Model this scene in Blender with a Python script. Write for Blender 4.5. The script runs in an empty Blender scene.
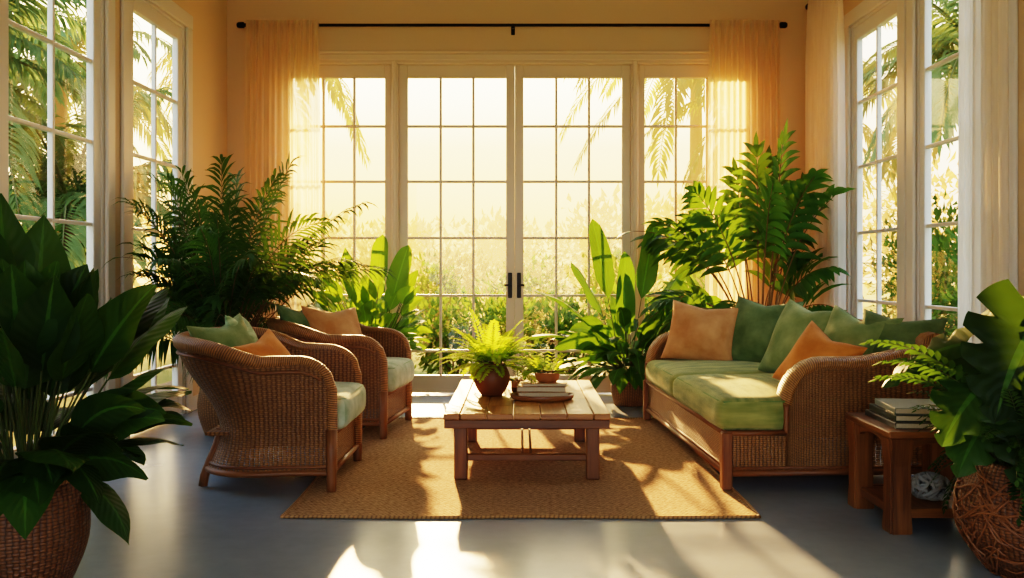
import bpy, bmesh, math, random
from mathutils import Vector, Matrix, Quaternion

R = random.Random(11)
scene = bpy.context.scene
C = scene.collection
PI = math.pi
V = Vector
UP = V((0, 0, 1))

def round_corner(p, k):
    """pull a point inside the two rounded back corners (cx, cy, r)"""
    cx, cy, r = k
    if p.x < cx and abs(p.y) > cy:
        w = V((p.x - cx, abs(p.y) - cy))
        if w.length > r:
            w = w.normalized() * r
            return V((cx + w.x, math.copysign(cy + w.y, p.y), p.z))
    return p

# ---------------------------------------------------------------- mesh collector
class MB:
    def __init__(s):
        s.v = []; s.f = []; s.uv = []; s.sm = []; s.t = []

    def add(s, verts, faces, uvs, smooth=True, tint=.5):
        """uvs: one per vertex, or one list per face"""
        b = len(s.v)
        s.v.extend(tuple(p) for p in verts)
        s.t.extend([tint] * len(verts))
        perface = len(uvs) == len(faces) and len(faces) and isinstance(uvs[0][0], (tuple, list))
        for i, f in enumerate(faces):
            s.f.append([b + k for k in f])
            s.uv.extend(uvs[i] if perface else [uvs[k] for k in f])
            s.sm.append(smooth)

    def build(s, name, mat, parent=None, loc=None):
        me = bpy.data.meshes.new(name)
        me.from_pydata(s.v, [], s.f)
        me.uv_layers.new(name='UVMap')
        flat = [c for p in s.uv for c in p]
        me.uv_layers[0].data.foreach_set('uv', flat)
        me.polygons.foreach_set('use_smooth', s.sm)
        a = me.attributes.new('tint', 'FLOAT', 'POINT')
        a.data.foreach_set('value', s.t)
        me.materials.append(mat)
        me.update()
        o = bpy.data.objects.new(name, me)
        C.objects.link(o)
        if parent is not None:
            o.parent = parent
        if loc is not None:
            o.location = loc
        return o

    # ---- shapes
    def box(s, x0, x1, y0, y1, z0, z1, bev=.003, rot=None, seg=1):
        c = V(((x0 + x1) / 2, (y0 + y1) / 2, (z0 + z1) / 2))
        d = V((abs(x1 - x0), abs(y1 - y0), abs(z1 - z0)))
        bm = bmesh.new()
        bmesh.ops.create_cube(bm, size=1, matrix=Matrix.Diagonal((*d, 1)))
        bev = min(bev, min(d) * .45)
        if bev > 0:
            bmesh.ops.bevel(bm, geom=bm.edges[:], offset=bev, segments=seg, affect='EDGES', profile=.5)
        s.from_bm(bm, c, rot, d)

    def from_bm(s, bm, c=V((0, 0, 0)), rot=None, d=None, smooth=False):
        bm.normal_update()
        bm.verts.index_update()
        off = R.random() * 3
        ax = sorted(range(3), key=lambda i: -(d[i] if d else 0))
        verts = [v.co.copy() for v in bm.verts]
        faces, uvs = [], []
        for f in bm.faces:
            n = f.normal
            k = max(range(3), key=lambda i: abs(n[i]))
            o = [a for a in (ax if d else (0, 1, 2)) if a != k]
            faces.append([v.index for v in f.verts])
            uvs.append([(v.co[o[0]] + off, v.co[o[1]] + off * 1.7) for v in f.verts])
        if rot is not None:
            verts = [rot @ v for v in verts]
        verts = [v + c for v in verts]
        s.add(verts, faces, uvs, smooth)
        bm.free()

    def grid(s, fn, nu, nv, su=1, sv=1, flip=False, smooth=True, tint=.5):
        vs, uv = [], []
        for i in range(nu + 1):
            for j in range(nv + 1):
                u, w = i / nu, j / nv
                vs.append(fn(u, w)); uv.append((u * su, w * sv))
        fs = []
        for i in range(nu):
            for j in range(nv):
                a = i * (nv + 1) + j
                q = [a, a + nv + 1, a + nv + 2, a + 1]
                fs.append(q[::-1] if flip else q)
        s.add(vs, fs, uv, smooth, tint)

    def tube(s, path, r, seg=8, closed=False, tint=.5, square=False):
        path = [V(p) for p in path]
        n = len(path)
        rr = r if callable(r) else (lambda t: r)
        T = []
        for i in range(n):
            if closed:
                d = path[(i + 1) % n] - path[i - 1]
            else:
                d = path[min(i + 1, n - 1)] - path[max(i - 1, 0)]
            T.append(d.normalized() if d.length > 1e-9 else V((0, 0, 1)))
        ref = UP if abs(T[0].z) < .9 else V((0, 1, 0))
        nrm = (ref - T[0] * ref.dot(T[0])).normalized()
        vs, uv, L = [], [], 0
        m = n + (1 if closed else 0)
        for k in range(m):
            i = k % n
            if k:
                L += (path[i] - path[(k - 1) % n]).length
                nrm = nrm - T[i] * nrm.dot(T[i])
                nrm = nrm.normalized() if nrm.length > 1e-6 else T[i].orthogonal().normalized()
            b = T[i].cross(nrm)
            ra = rr(k / (m - 1))
            for j in range(seg + 1):
                a = 2 * PI * j / seg + (PI / 4 if square else 0)
                vs.append(path[i] + nrm * (ra * math.cos(a)) + b * (ra * math.sin(a)))
                uv.append((L, ra * 2 * PI * j / seg))
        fs = []
        for k in range(m - 1):
            for j in range(seg):
                a = k * (seg + 1) + j
                fs.append([a, a + 1, a + seg + 2, a + seg + 1])
        if not closed:
            fs.append(list(range(seg))[::-1])
            e = (m - 1) * (seg + 1)
            fs.append([e + j for j in range(seg)])
        s.add(vs, fs, uv, not square, tint)

    def lathe(s, prof, seg=32, c=(0, 0, 0), wob=0):
        L = [0]
        for i in range(1, len(prof)):
            L.append(L[-1] + math.dist(prof[i], prof[i - 1]))
        rm = max(p[0] for p in prof)
        vs, uv = [], []
        for j in range(seg + 1):
            a = 2 * PI * j / seg
            for i, (r, z) in enumerate(prof):
                k = 1 + wob * math.sin(3 * a + z * 9)
                vs.append((c[0] + r * k * math.cos(a), c[1] + r * k * math.sin(a), c[2] + z))
                uv.append((a * rm, L[i]))
        n = len(prof)
        fs = []
        for j in range(seg):
            for i in range(n - 1):
                a = j * n + i
                fs.append([a, a + n, a + n + 1, a + 1])
        s.add(vs, fs, uv)

    def rbox(s, x0, x1, y0, y1, z0, z1, r=.04, cut=12, puff=0, wr=0, seed=0, notch=None, corner=None):
        """soft rounded block, puffed on top"""
        c = V(((x0 + x1) / 2, (y0 + y1) / 2, (z0 + z1) / 2))
        h = V(((x1 - x0) / 2, (y1 - y0) / 2, (z1 - z0) / 2))
        bm = bmesh.new()
        bmesh.ops.create_cube(bm, size=2)
        bmesh.ops.subdivide_edges(bm, edges=bm.edges[:], cuts=cut, use_grid_fill=True)
        for v in bm.verts:
            # denser near the borders so the rounding keeps its shape
            p = V([math.copysign(1 - (1 - abs(a)) ** 1.7, a) * h[i] for i, a in enumerate(v.co)])
            q = V([max(-(h[i] - r), min(h[i] - r, p[i])) for i in range(3)])
            e = p - q
            if e.length > 1e-7:
                p = q + e.normalized() * r
            a, b = p.x / h.x, p.y / h.y
            if p.z > 0:
                p.z += puff * (1 - a * a) * (1 - b * b)
            side = max(abs(a), abs(b))
            zz = p.z / h.z
            p.x += math.copysign(puff * .35 * (1 - min(1, zz * zz)) * (abs(a) > .9), p.x)
            p.y += math.copysign(puff * .35 * (1 - min(1, zz * zz)) * (abs(b) > .9), p.y)
            p.z += wr * (math.sin(p.x * 17 + seed + 5 * p.y) * math.sin(p.y * 13 - seed) )
            if notch and p.x + c.x > notch[0]: p.y = max(p.y, notch[1] - c.y)
            if corner:
                p = round_corner(p + c, corner) - c
            v.co = p
        s.from_bm(bm, c, None, h, smooth=True)

    def pillow(s, w, h, t, seed=0, n=18):
        rr = random.Random(seed)
        ph = [rr.random() * 6 for _ in range(6)]
        def f(sign):
            def g(u, v):
                a, b = 2 * u - 1, 2 * v - 1
                a = math.copysign(1 - (1 - abs(a)) ** 1.5, a); b = math.copysign(1 - (1 - abs(b)) ** 1.5, b)
                x = w / 2 * a * (1 - .10 * (1 - b * b))
                y = h / 2 * b * (1 - .10 * (1 - a * a))
                k = max(0, (1 - a * a) * (1 - b * b))
                z = t / 2 * k ** .42
                edge = (1 - k)
                z *= 1 + .10 * edge * math.sin(9 * a + ph[0] + 3 * b) + .08 * math.sin(4 * b + ph[1] - 3 * a)
                z -= .05 * t * max(0, b) * (1 - abs(a)) * 1.2          # soft dent at the top
                y -= .10 * h * max(0, b) ** 3 * (1 - abs(a)) ** 1.5 * rr_d
                return (x, y, sign * z)
            return g
        rr_d = .55 + .5 * rr.random()
        s.grid(f(1), n, n, w, h)
        s.grid(f(-1), n, n, w, h, flip=True)

    # ---- foliage
    def blade(s, p, d, side, L, W, droop=.5, n=6, prof=None, fold=.25, tint=.5, wave=0, cols=1):
        prof = prof or ovate
        p = V(p); d = V(d).normalized(); side = V(side).normalized()
        st = L / n
        vs, uv = [], []
        m = 2 * cols + 1
        ph = R.random() * 6
        for i in range(n + 1):
            t = i / n
            w = W / 2 * prof(t)
            nr = side.cross(d)
            if nr.z < 0 and abs(nr.z) > .2:
                pass
            for k in range(m):
                q = (k - cols) / cols
                z = fold * abs(q) * w + (wave * W * math.sin(t * 11 + ph + (2 if q > 0 else 0)) * abs(q) if wave else 0)
                vs.append(p + side * (q * w) + nr * z)
                uv.append(((q + 1) / 2, t))
            p = p + d * st
            d = (d + V((0, 0, -droop / n))).normalized()
            side = (side - d * side.dot(d)).normalized()
        fs = []
        for i in range(n):
            for k in range(m - 1):
                a = i * m + k
                fs.append([a, a + 1, a + m + 1, a + m])
        s.add(vs, fs, uv, True, tint)

    def quickleaf(s, p, d, side, L, W, tint):
        nr = side.cross(d)
        a = p + d * (L * .45)
        vs = [p, a - side * (W / 2) + nr * (W * .15), a + side * (W / 2) + nr * (W * .15), p + d * L - nr * (L * .12), a]
        s.add(vs, [[0, 4, 1], [1, 4, 3], [0, 2, 4], [4, 2, 3]], [(.5, 0), (0, .5), (1, .5), (.5, 1), (.5, .5)], True, tint)


def ovate(t):
    return max(.02, math.sin(PI * min(1, t ** .72)) ** .85) if 0 < t < 1 else .02
def lance(t):
    return max(.02, math.sin(PI * t ** .8)) if t < 1 else .02
def paddle(t):
    return max(.03, min(1, t * 4.5) ** .8 * (1 - max(0, (t - .55) / .45) ** 2.2) ** .6) if t < 1 else .02
def strap(t):
    return max(.03, min(1, .35 + t * 3) * (1 - t ** 3)) if t < 1 else .02

def hside(d):
    d = V(d)
    s = V((-d.y, d.x, 0))
    if s.length < .05:
        a = R.random() * 2 * PI
        s = V((math.cos(a), math.sin(a), 0))
    return s.normalized()

def spine(p, d, L, droop, n):
    p = V(p); d = V(d).normalized()
    P, T = [], []
    for i in range(n + 1):
        P.append(p.copy()); T.append(d.copy())
        p = p + d * (L / n)
        d = (d + V((0, 0, -droop / n))).normalized()
    return P, T

def frond(lf, st, p, d, L, droop, nl, ll, lw, t0=.25, a0=70, a1=30, ldroop=.5, r=.006, vee=.25, tint=None, prof=None, ln=3, roll=0, lim=None):
    n = 14
    P, T = spine(p, d, L, droop, n)
    def inside(q): return lim(q) if callable(lim) else lim is None or (lim[0] < q.x < lim[1] and q.y < lim[2])
    for _ in range(14):
        if inside(P[-1]) and inside(P[n * 2 // 3]): break
        d = V(d); c_ = inside(V((0, P[-1].y, 0))); d = V((d.x * (.8 if c_ else 1), d.y * (1 if c_ else .75), d.z)); L *= .985
        P, T = spine(p, d, L, droop, n)
    st.tube(P, lambda t: r * (1 - .75 * t), 5)
    S = Quaternion(T[n // 2], roll) @ hside(d)
    S0 = S
    tint = R.uniform(.2, .8) if tint is None else tint
    for j in range(nl):
        t = t0 + (1 - t0) * (j + .5) / nl
        k = min(n - 1, int(t * n)); fr = t * n - k
        q = P[k].lerp(P[k + 1], fr); tg = T[k].lerp(T[k + 1], fr).normalized()
        S = (S0 - tg * S0.dot(tg)).normalized()
        N = S.cross(tg).normalized()
        if N.z < 0 and abs(tg.z) < .95:
            N = -N
        u = (t - t0) / (1 - t0)
        ang = math.radians(a0 + (a1 - a0) * u)
        shape = (.55 + .45 * math.sin(PI * min(1, .15 + u * .75))) * (1 - .35 * u)
        for sg in (-1, 1):
            dd = tg * math.cos(ang) + S * (sg * math.sin(ang)) + N * vee + V((R.uniform(-.08, .08), R.uniform(-.08, .08), R.uniform(-.08, .08)))
            if not inside(q + dd.normalized() * (ll * shape)): continue
            sd = tg * math.sin(ang) - S * (sg * math.cos(ang))
            lf.blade(q, dd, sd if sg > 0 else -sd, ll * shape * R.uniform(.88, 1.1), lw, ldroop * R.uniform(.6, 1.4), ln, prof or lance, .3, min(1, max(0, tint + R.uniform(-.15, .15))))
    lf.blade(P[-1], T[-1], S, ll * .5, lw, ldroop, 3, lance, .3, tint)

# ---------------------------------------------------------------- tagging
def tag(o, label, cat, group=None, kind=None):
    o['label'] = label; o['category'] = cat
    if group: o['group'] = group
    if kind: o['kind'] = kind
    return o
def thing(name, label, cat, loc=(0, 0, 0), rz=0, group=None, kind=None):
    o = bpy.data.objects.new(name, None); C.objects.link(o)
    o.location = loc; o.rotation_euler = (0, 0, rz)
    return tag(o, label, cat, group, kind)
def struct(o, label=None):
    o['kind'] = 'structure'
    if label: o['label'] = label
    return o
def orient(o, loc, n, up=UP, roll=0):
    n = V(n).normalized()
    x = V(up).cross(n).normalized(); y = n.cross(x)
    m = Matrix((x, y, n)).transposed() @ Matrix.Rotation(roll, 3, 'Z')
    o.matrix_world = Matrix.Translation(loc) @ m.to_4x4()

# ---------------------------------------------------------------- materials
class NT:
    def __init__(s, name):
        s.m = bpy.data.materials.new(name); s.m.use_nodes = True
        s.t = s.m.node_tree; s.t.nodes.clear()
        s.out = s.t.nodes.new('ShaderNodeOutputMaterial')
    def n(s, typ, ins=None, **props):
        nd = s.t.nodes.new('ShaderNode' + typ)
        for k, v in props.items(): setattr(nd, k, v)
        for k, v in (ins or {}).items():
            if isinstance(v, bpy.types.NodeSocket): s.t.links.new(v, nd.inputs[k])
            else: nd.inputs[k].default_value = v
        return nd
    def math(s, op, a, b=0, c=None):
        i = {0: a, 1: b}
        if c is not None: i[2] = c
        return s.n('Math', i, operation=op).outputs[0]
    def mix(s, f, a, b, mode='MIX'):
        nd = s.t.nodes.new('ShaderNodeMix'); nd.data_type = 'RGBA'; nd.blend_type = mode
        for k, v in ((0, f), (6, a), (7, b)):
            if isinstance(v, bpy.types.NodeSocket): s.t.links.new(v, nd.inputs[k])
            else: nd.inputs[k].default_value = v if k == 0 else (*v[:3], 1)
        return nd.outputs[2]
    def uv(s):
        return s.n('TexCoord').outputs['UV']
    def obj(s):
        return s.n('TexCoord').outputs['Object']
    def noise(s, vec, scale, detail=3, rough=.55):
        return s.n('TexNoise', {'Vector': vec, 'Scale': scale, 'Detail': detail, 'Roughness': rough}).outputs['Fac']
    def mapv(s, vec, sc):
        return s.n('Mapping', {'Vector': vec, 'Scale': sc}).outputs[0]
    def bump(s, h, st, dist):
        return s.n('Bump', {'Height': h, 'Strength': st, 'Distance': dist}).outputs[0]
    def bsdf(s, **k):
        return s.n('BsdfPrincipled', {a.replace('_', ' '): b for a, b in k.items()})
    def finish(s, sh):
        s.t.links.new(sh, s.out.inputs['Surface']); return s.m

def col(h, k=1.0):
    h = h.lstrip('#')
    c = [int(h[i:i + 2], 16) / 255 for i in (0, 2, 4)]
    return tuple((x / 12.92 if x <= .04045 else ((x + .055) / 1.055) ** 2.4) * k for x in c) + (1,)

def m_plain(name, c, rough=.5, metal=0, bump=0, bscale=40, var=.15):
    t = NT(name)
    ob = t.obj()
    nz = t.noise(ob, bscale)
    c2 = tuple(x * (1 - var) for x in c[:3]) + (1,)
    b = t.bsdf(Base_Color=t.mix(nz, c2, c), Roughness=rough, Metallic=metal)
    if bump: t.t.links.new(t.bump(nz, bump, .01), b.inputs['Normal'])
    return t.finish(b.outputs[0])

def m_wicker(name, dark, light, pu=.016, pv=.008, gap=.10, rough=.5):
    t = NT(name)
    uv = t.n('SeparateXYZ', {0: t.uv()})
    wob = t.noise(t.mapv(t.uv(), (9, 9, 1)), 2.0, 2)
    u = t.math('ADD', t.math('DIVIDE', uv.outputs[0], pu), t.math('MULTIPLY', wob, .5))
    v = t.math('ADD', t.math('DIVIDE', uv.outputs[1], pv), t.math('MULTIPLY', wob, .9))
    fu = t.math('FRACT', u); fv = t.math('FRACT', v)
    par = t.math('FRACT', t.math('MULTIPLY', t.math('ADD', t.math('FLOOR', u), t.math('FLOOR', v)), .5))
    par = t.math('GREATER_THAN', par, .25)
    hu = t.math('SINE', t.math('MULTIPLY', fu, PI))          # bulge across a stake
    hv = t.math('SINE', t.math('MULTIPLY', fv, PI))          # bulge across a strand
    # weft over: high at the middle of the stake; weft under: stake shows
    weft = t.math('MULTIPLY', hv, t.math('ADD', .35, t.math('MULTIPLY', hu, .65)))
    stake = t.math('MULTIPLY', hu, t.math('ADD', .55, t.math('MULTIPLY', hv, .2)))
    h = t.math('ADD', t.math('MULTIPLY', weft, par), t.math('MULTIPLY', stake, t.math('SUBTRACT', 1, par)))
    streak = t.noise(t.mapv(t.uv(), (1 / pu * .9, 1 / pv * .13, 1)), 1.0, 2)
    streak2 = t.noise(t.mapv(t.uv(), (6, 1 / pv, 1)), 1.0, 1)
    big = t.noise(t.mapv(t.uv(), (5, 5, 1)), 1.0, 2)
    f = t.math('MULTIPLY', t.math('POWER', h, .8), t.math('ADD', .35, t.math('ADD', t.math('MULTIPLY', streak, .45), t.math('MULTIPLY', streak2, .35))))
    f = t.math('MULTIPLY', f, t.math('ADD', .6, t.math('MULTIPLY', big, .7)))
    c = t.mix(f, dark, light)
    b = t.bsdf(Base_Color=c, Roughness=rough, Normal=t.bump(h, .9, .004))
    if gap > 0:
        hole = t.math('LESS_THAN', t.math('ADD', h, t.math('MULTIPLY', big, .35)), gap + .17)
        tr = t.n('BsdfTransparent', {'Color': (1, 1, 1, 1)})
        mx = t.n('MixShader', {0: hole, 1: b.outputs[0], 2: tr.outputs[0]})
        return t.finish(mx.outputs[0])
    return t.finish(b.outputs[0])

def m_wrap(name, dark, light, pitch=.012):
    """cane wound round a pole, u along the pole"""
    t = NT(name)
    uv = t.n('SeparateXYZ', {0: t.uv()})
    u = t.math('ADD', t.math('DIVIDE', uv.outputs[0], pitch), t.math('MULTIPLY', uv.outputs[1], 12))
    h = t.math('SINE', t.math('MULTIPLY', t.math('FRACT', u), PI))
    nz = t.noise(t.mapv(t.uv(), (30, 30, 1)), 1.0, 3)
    f = t.math('MULTIPLY', h, t.math('ADD', .35, nz))
    b = t.bsdf(Base_Color=t.mix(f, dark, light), Roughness=.42, Normal=t.bump(h, .6, .004))
    return t.finish(b.outputs[0])

def m_wood(name, dark, light, rough=.4, sc=1.0, bump=.15):
    t = NT(name)
    uv = t.uv()
    g = t.noise(t.mapv(uv, (2.2 * sc, 38 * sc, 1)), 1.0, 5, .65)
    g2 = t.noise(t.mapv(uv, (1.2 * sc, 5 * sc, 1)), 1.0, 2)
    f = t.math('ADD', t.math('MULTIPLY', g, .9), t.math('MULTIPLY', t.math('SUBTRACT', g2, .5), .9))
    cr = t.n('ValToRGB', {0: f})
    cr.color_ramp.elements[0].position = .25; cr.color_ramp.elements[0].color = dark
    cr.color_ramp.elements[1].position = .75; cr.color_ramp.elements[1].color = light
    b = t.bsdf(Base_Color=cr.outputs[0], Roughness=rough, Normal=t.bump(g, bump, .003))
    return t.finish(b.outputs[0])

def m_fabric(name, c, c2, rough=.85, pat=0):
    t = NT(name)
    uv = t.uv()
    w = t.n('TexWave', {'Vector': uv, 'Scale': 130.0, 'Distortion': 1.0}).outputs['Fac']
    w2 = t.n('TexWave', {'Vector': uv, 'Scale': 130.0, 'Distortion': 1.0}, bands_direction='Y').outputs['Fac']
    wv = t.math('MULTIPLY', w, w2)
    nz = t.noise(t.mapv(uv, (7, 7, 1)), 1.0, 4)
    f = nz
    if pat:
        st = t.noise(t.mapv(uv, (3.5, 22, 1)), 1.0, 3)
        f = t.math('ADD', t.math('MULTIPLY', nz, 1 - pat), t.math('MULTIPLY', st, pat))
    cr = t.n('ValToRGB', {0: f})
    cr.color_ramp.elements[0].position = .35; cr.color_ramp.elements[0].color = c
    cr.color_ramp.elements[1].position = .68; cr.color_ramp.elements[1].color = c2
    b = t.bsdf(Base_Color=cr.outputs[0], Roughness=rough, Normal=t.bump(t.math('ADD', wv, t.math('MULTIPLY', nz, 3)), .25, .004),
               Sheen_Weight=.15, Sheen_Roughness=.5)
    b.inputs['Specular IOR Level'].default_value = .2
    return t.finish(b.outputs[0])

def m_leaf(name, dark, light, trans, k=.35, rough=.38, veins=True, spec=.22):
    rough = min(.85, rough + .12)
    t = NT(name)
    tn = t.n('Attribute', attribute_name='tint').outputs['Fac']
    uv = t.n('SeparateXYZ', {0: t.uv()})
    mid = t.math('ABSOLUTE', t.math('SUBTRACT', uv.outputs[0], .5))
    nz = t.noise(t.obj(), 6.0, 2)
    f = t.math('ADD', t.math('MULTIPLY', tn, .75), t.math('MULTIPLY', t.math('SUBTRACT', nz, .4), .6))
    c = t.mix(f, dark, light)
    if veins:
        rib = t.math('LESS_THAN', mid, .035)
        c = t.mix(t.math('MULTIPLY', rib, .5), c, tuple(x * 1.9 for x in light[:3]))
        vv = t.math('SINE', t.math('MULTIPLY', t.math('SUBTRACT', uv.outputs[1], t.math('MULTIPLY', mid, .5)), 62))
        b = t.bsdf(Base_Color=c, Roughness=rough, Normal=t.bump(vv, .18, .004))
    else:
        b = t.bsdf(Base_Color=c, Roughness=rough)
    b.inputs['Specular IOR Level'].default_value = spec
    tc = t.mix(f, tuple(x * .6 for x in trans[:3]), trans)
    tr = t.n('BsdfTranslucent', {'Color': tc})
    return t.finish(t.n('MixShader', {0: k, 1: b.outputs[0], 2: tr.outputs[0]}).outputs[0])

def m_glass(name):
    t = NT(name)
    tr = t.n('BsdfTransparent', {'Color': (.96, .98, .97, 1)})
    gl = t.n('BsdfGlossy', {'Color': (1, 1, 1, 1), 'Roughness': .02})
    fc = t.n('LayerWeight', {'Blend': .5}).outputs['Facing']
    fr = t.math('ADD', .02, t.math('MULTIPLY', t.math('POWER', fc, 5), .45))
    return t.finish(t.n('MixShader', {0: fr, 1: tr.outputs[0], 2: gl.outputs[0]}).outputs[0])

def m_sheer(name, c, a=.28):
    t = NT(name)
    uv = t.n('SeparateXYZ', {0: t.uv()})
    nz = t.noise(t.mapv(t.uv(), (160, 3, 1)), 1.0, 2)
    tl = t.n('BsdfTranslucent', {'Color': c})
    df = t.n('BsdfDiffuse', {'Color': c})
    tr = t.n('BsdfTransparent', {'Color': (1, .97, .92, 1)})
    m1 = t.n('MixShader', {0: .33, 1: tl.outputs[0], 2: df.outputs[0]})
    fac = t.math('MULTIPLY', t.math('ADD', .55, t.math('MULTIPLY', nz, .8)), a)
    return t.finish(t.n('MixShader', {0: fac, 1: m1.outputs[0], 2: tr.outputs[0]}).outputs[0])

def m_floor():
    t = NT('polished_concrete')
    o = t.obj()
    n1 = t.noise(o, 1.3, 4); n2 = t.noise(o, 14, 4)
    f = t.math('ADD', t.math('MULTIPLY', n1, .7), t.math('MULTIPLY', n2, .3))
    c = t.mix(f, col('#6c7a86'), col('#92a1ae'))
    r = t.math('ADD', .16, t.math('MULTIPLY', n1, .18))
    b = t.bsdf(Base_Color=c, Roughness=r, Normal=t.bump(n2, .04, .01))
    return t.finish(b.outputs[0])

def m_rug():
    t = NT('jute')
    uv = t.n('SeparateXYZ', {0: t.uv()})
    wob = t.noise(t.mapv(t.uv(), (14, 14, 1)), 1.0, 2)
    v = t.math('ADD', t.math('MULTIPLY', uv.outputs[1], 62), t.math('MULTIPLY', wob, .7))
    u = t.math('ADD', t.math('MULTIPLY', uv.outputs[0], 50), t.math('MULTIPLY', t.math('FLOOR', v), .5))
    hv = t.math('SINE', t.math('MULTIPLY', t.math('FRACT', v), PI))
    hu = t.math('SINE', t.math('MULTIPLY', t.math('FRACT', u), PI))
    h = t.math('MULTIPLY', hv, t.math('ADD', .4, t.math('MULTIPLY', hu, .6)))
    sp = t.noise(t.mapv(t.uv(), (46, 60, 1)), 1.0, 2, .7)
    f = t.math('ADD', t.math('MULTIPLY', h, .5), t.math('MULTIPLY', t.math('SUBTRACT', sp, .32), 1.5))
    c = t.mix(f, col('#6a4726'), col('#dab588'))
    b = t.bsdf(Base_Color=c, Roughness=.9, Normal=t.bump(t.math('ADD', h, sp), 1.0, .01))
    b.inputs['Specular IOR Level'].default_value = .15
    return t.finish(b.outputs[0])

M = {}
M['wall'] = m_plain('warm_wall_paint', col('#d9bf9a'), .7, bump=.05, bscale=60, var=.05)
M['ceiling'] = m_plain('ceiling_paint', col('#d9cdbb'), .8, var=.04)
M['trim'] = m_plain('trim_paint', col('#dcd6cc'), .35, var=.04, bscale=8)
M['trim_door'] = m_plain('warm_lit_door_trim', col('#d8c4a6'), .38, var=.04, bscale=8)  # trim paint warmed, the back wall's golden light put into its colour
M['floor'] = m_floor()
M['rug'] = m_rug()
M['rug_edge'] = m_wrap('jute_edge', col('#6a4822'), col('#b98d55'), .02)
M['glass'] = m_glass('window_glass')
M['black'] = m_plain('black_iron', col('#17120f'), .35, .6)
M['wicker'] = m_wicker('brown_wicker', col('#341b0c'), col('#b07c46'), .022, .0105, .10)
M['wicker_in'] = m_wicker('inner_wicker', col('#3a1e0d'), col('#b88048'), .022, .0105, 0)
M['sofa_wicker'] = m_wicker('sofa_wicker', col('#3c210e'), col('#be8c52'), .019, .0095, .07)
M['basket'] = m_wicker('basket_weave', col('#2b170b'), col('#96633a'), .020, .012, 0)
M['basket_light'] = m_wicker('pale_basket_weave', col('#4a2b14'), col('#b07d47'), .020, .012, 0)
M['cane'] = m_wrap('wound_cane', col('#4a2a14'), col('#b07c44'), .011)
M['sofa_cane'] = m_wrap('sofa_wound_cane', col('#4e2d14'), col('#b98648'), .011)
M['pole'] = m_wood('rattan_pole', col('#643a1c'), col('#a06c3a'), .5)
M['oak'] = m_wood('weathered_oak', col('#7a4819'), col('#c88d48'), .4)
M['oak_dark'] = m_wood('table_leg_wood', col('#472609'), col('#83501f'), .45)
M['teak'] = m_wood('reddish_teak', col('#55300f'), col('#96602c'), .42)
M['green'] = m_fabric('green_cotton', col('#637b48'), col('#8d9f69'))
M['sage'] = m_fabric('sage_cotton', col('#849a7a'), col('#bac6aa'))
M['seat_green'] = m_fabric('green_seat_cotton', col('#667a3c'), col('#a9aa64'), pat=.6)
M['deep_green'] = m_fabric('deep_green_cotton', col('#4b6239'), col('#708556'))
M['stripe'] = m_fabric('pale_striped_green_cotton', col('#64874f'), col('#b9cb9f'), pat=.9)
M['tan'] = m_fabric('tan_cotton', col('#b07a46'), col('#cf9c66'))
M['orange'] = m_fabric('orange_cotton', col('#bd742c'), col('#dc9448'))
M['pipe_g'] = m_plain('green_piping', col('#6f8c4e'), .8)
M['pipe_s'] = m_plain('sage_piping', col('#88a57c'), .8)
M['soil'] = m_plain('potting_soil', col('#1e140c'), .95, bump=.8, bscale=60, var=.5)
M['clay'] = m_plain('brown_clay', col('#7a4a2a'), .55, bump=.3, bscale=30, var=.35)
M['terra'] = m_plain('terracotta', col('#b0703f'), .65, bump=.15, bscale=40, var=.2)
M['dark_pot'] = m_plain('dark_ceramic', col('#2a1e16'), .35)
M['stem'] = m_plain('green_stem', col('#4c5a22'), .5, var=.3)
M['brown_stem'] = m_plain('brown_stem', col('#6b5327'), .6, var=.4)
M['bark'] = m_plain('bark', col('#6d5a44'), .9, bump=.8, bscale=20, var=.5)
M['curtain_w'] = m_sheer('warm_sheer', (.97, .79, .54, 1), .32)
M['curtain_c'] = m_sheer('cool_sheer', (.88, .84, .78, 1), .26)
M['paper'] = m_plain('book_paper', col('#cdbf9f'), .8, var=.2, bscale=120)
M['book_a'] = m_plain('grey_green_cover', col('#7d8a80'), .45)
M['book_b'] = m_plain('dark_green_cover', col('#2d3a30'), .4)
M['book_c'] = m_plain('charcoal_cover', col('#3a3b36'), .4)
M['book_d'] = m_plain('brown_cover', col('#8a5d38'), .55)
M['book_e'] = m_plain('tan_cover', col('#a98257'), .55)
M['tray'] = m_wood('tray_wood', col('#6b3d1a'), col('#a8703a'), .4)
M['white'] = m_plain('white_coral', col('#9c9c96'), .8, bump=.4, bscale=50)
M['lf_dark'] = m_leaf('dark_glossy_leaf', col('#152a0f'), col('#3b6023'), col('#557f22'), .24, .34)
M['lf_mid'] = m_leaf('mid_green_leaf', col('#1d3a12'), col('#4a7826'), col('#78ac2c'), .27, .4)
M['lf_bright'] = m_leaf('bright_green_leaf', col('#264a14'), col('#5c8a2c'), col('#98c834'), .33, .45)
M['lf_palm'] = m_leaf('palm_leaflet', col('#1a3315'), col('#3f6128'), col('#6c9430'), .3, .4, False)
M['lf_palm2'] = m_leaf('glossy_palm_leaflet', col('#183612'), col('#3f6a26'), col('#78a82e'), .24, .35, False)
M['lf_fern'] = m_leaf('fern_leaflet', col('#5b8a1e'), col('#a5cc3c'), col('#d2f046'), .5, .75, False, .08)
M['lf_fern_d'] = m_leaf('dark_fern_leaflet', col('#1d3414'), col('#43672b'), col('#5c8a2c'), .3, .45, False)
M['out_near'] = m_leaf('garden_leaf', col('#2c4a1c'), col('#587c34'), col('#88a83e'), .5, .8, False, .06)
M['out_dark'] = m_leaf('hedge_leaf', col('#1e381a'), col('#47692f'), col('#648838'), .42, .8, False, .06)
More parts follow.
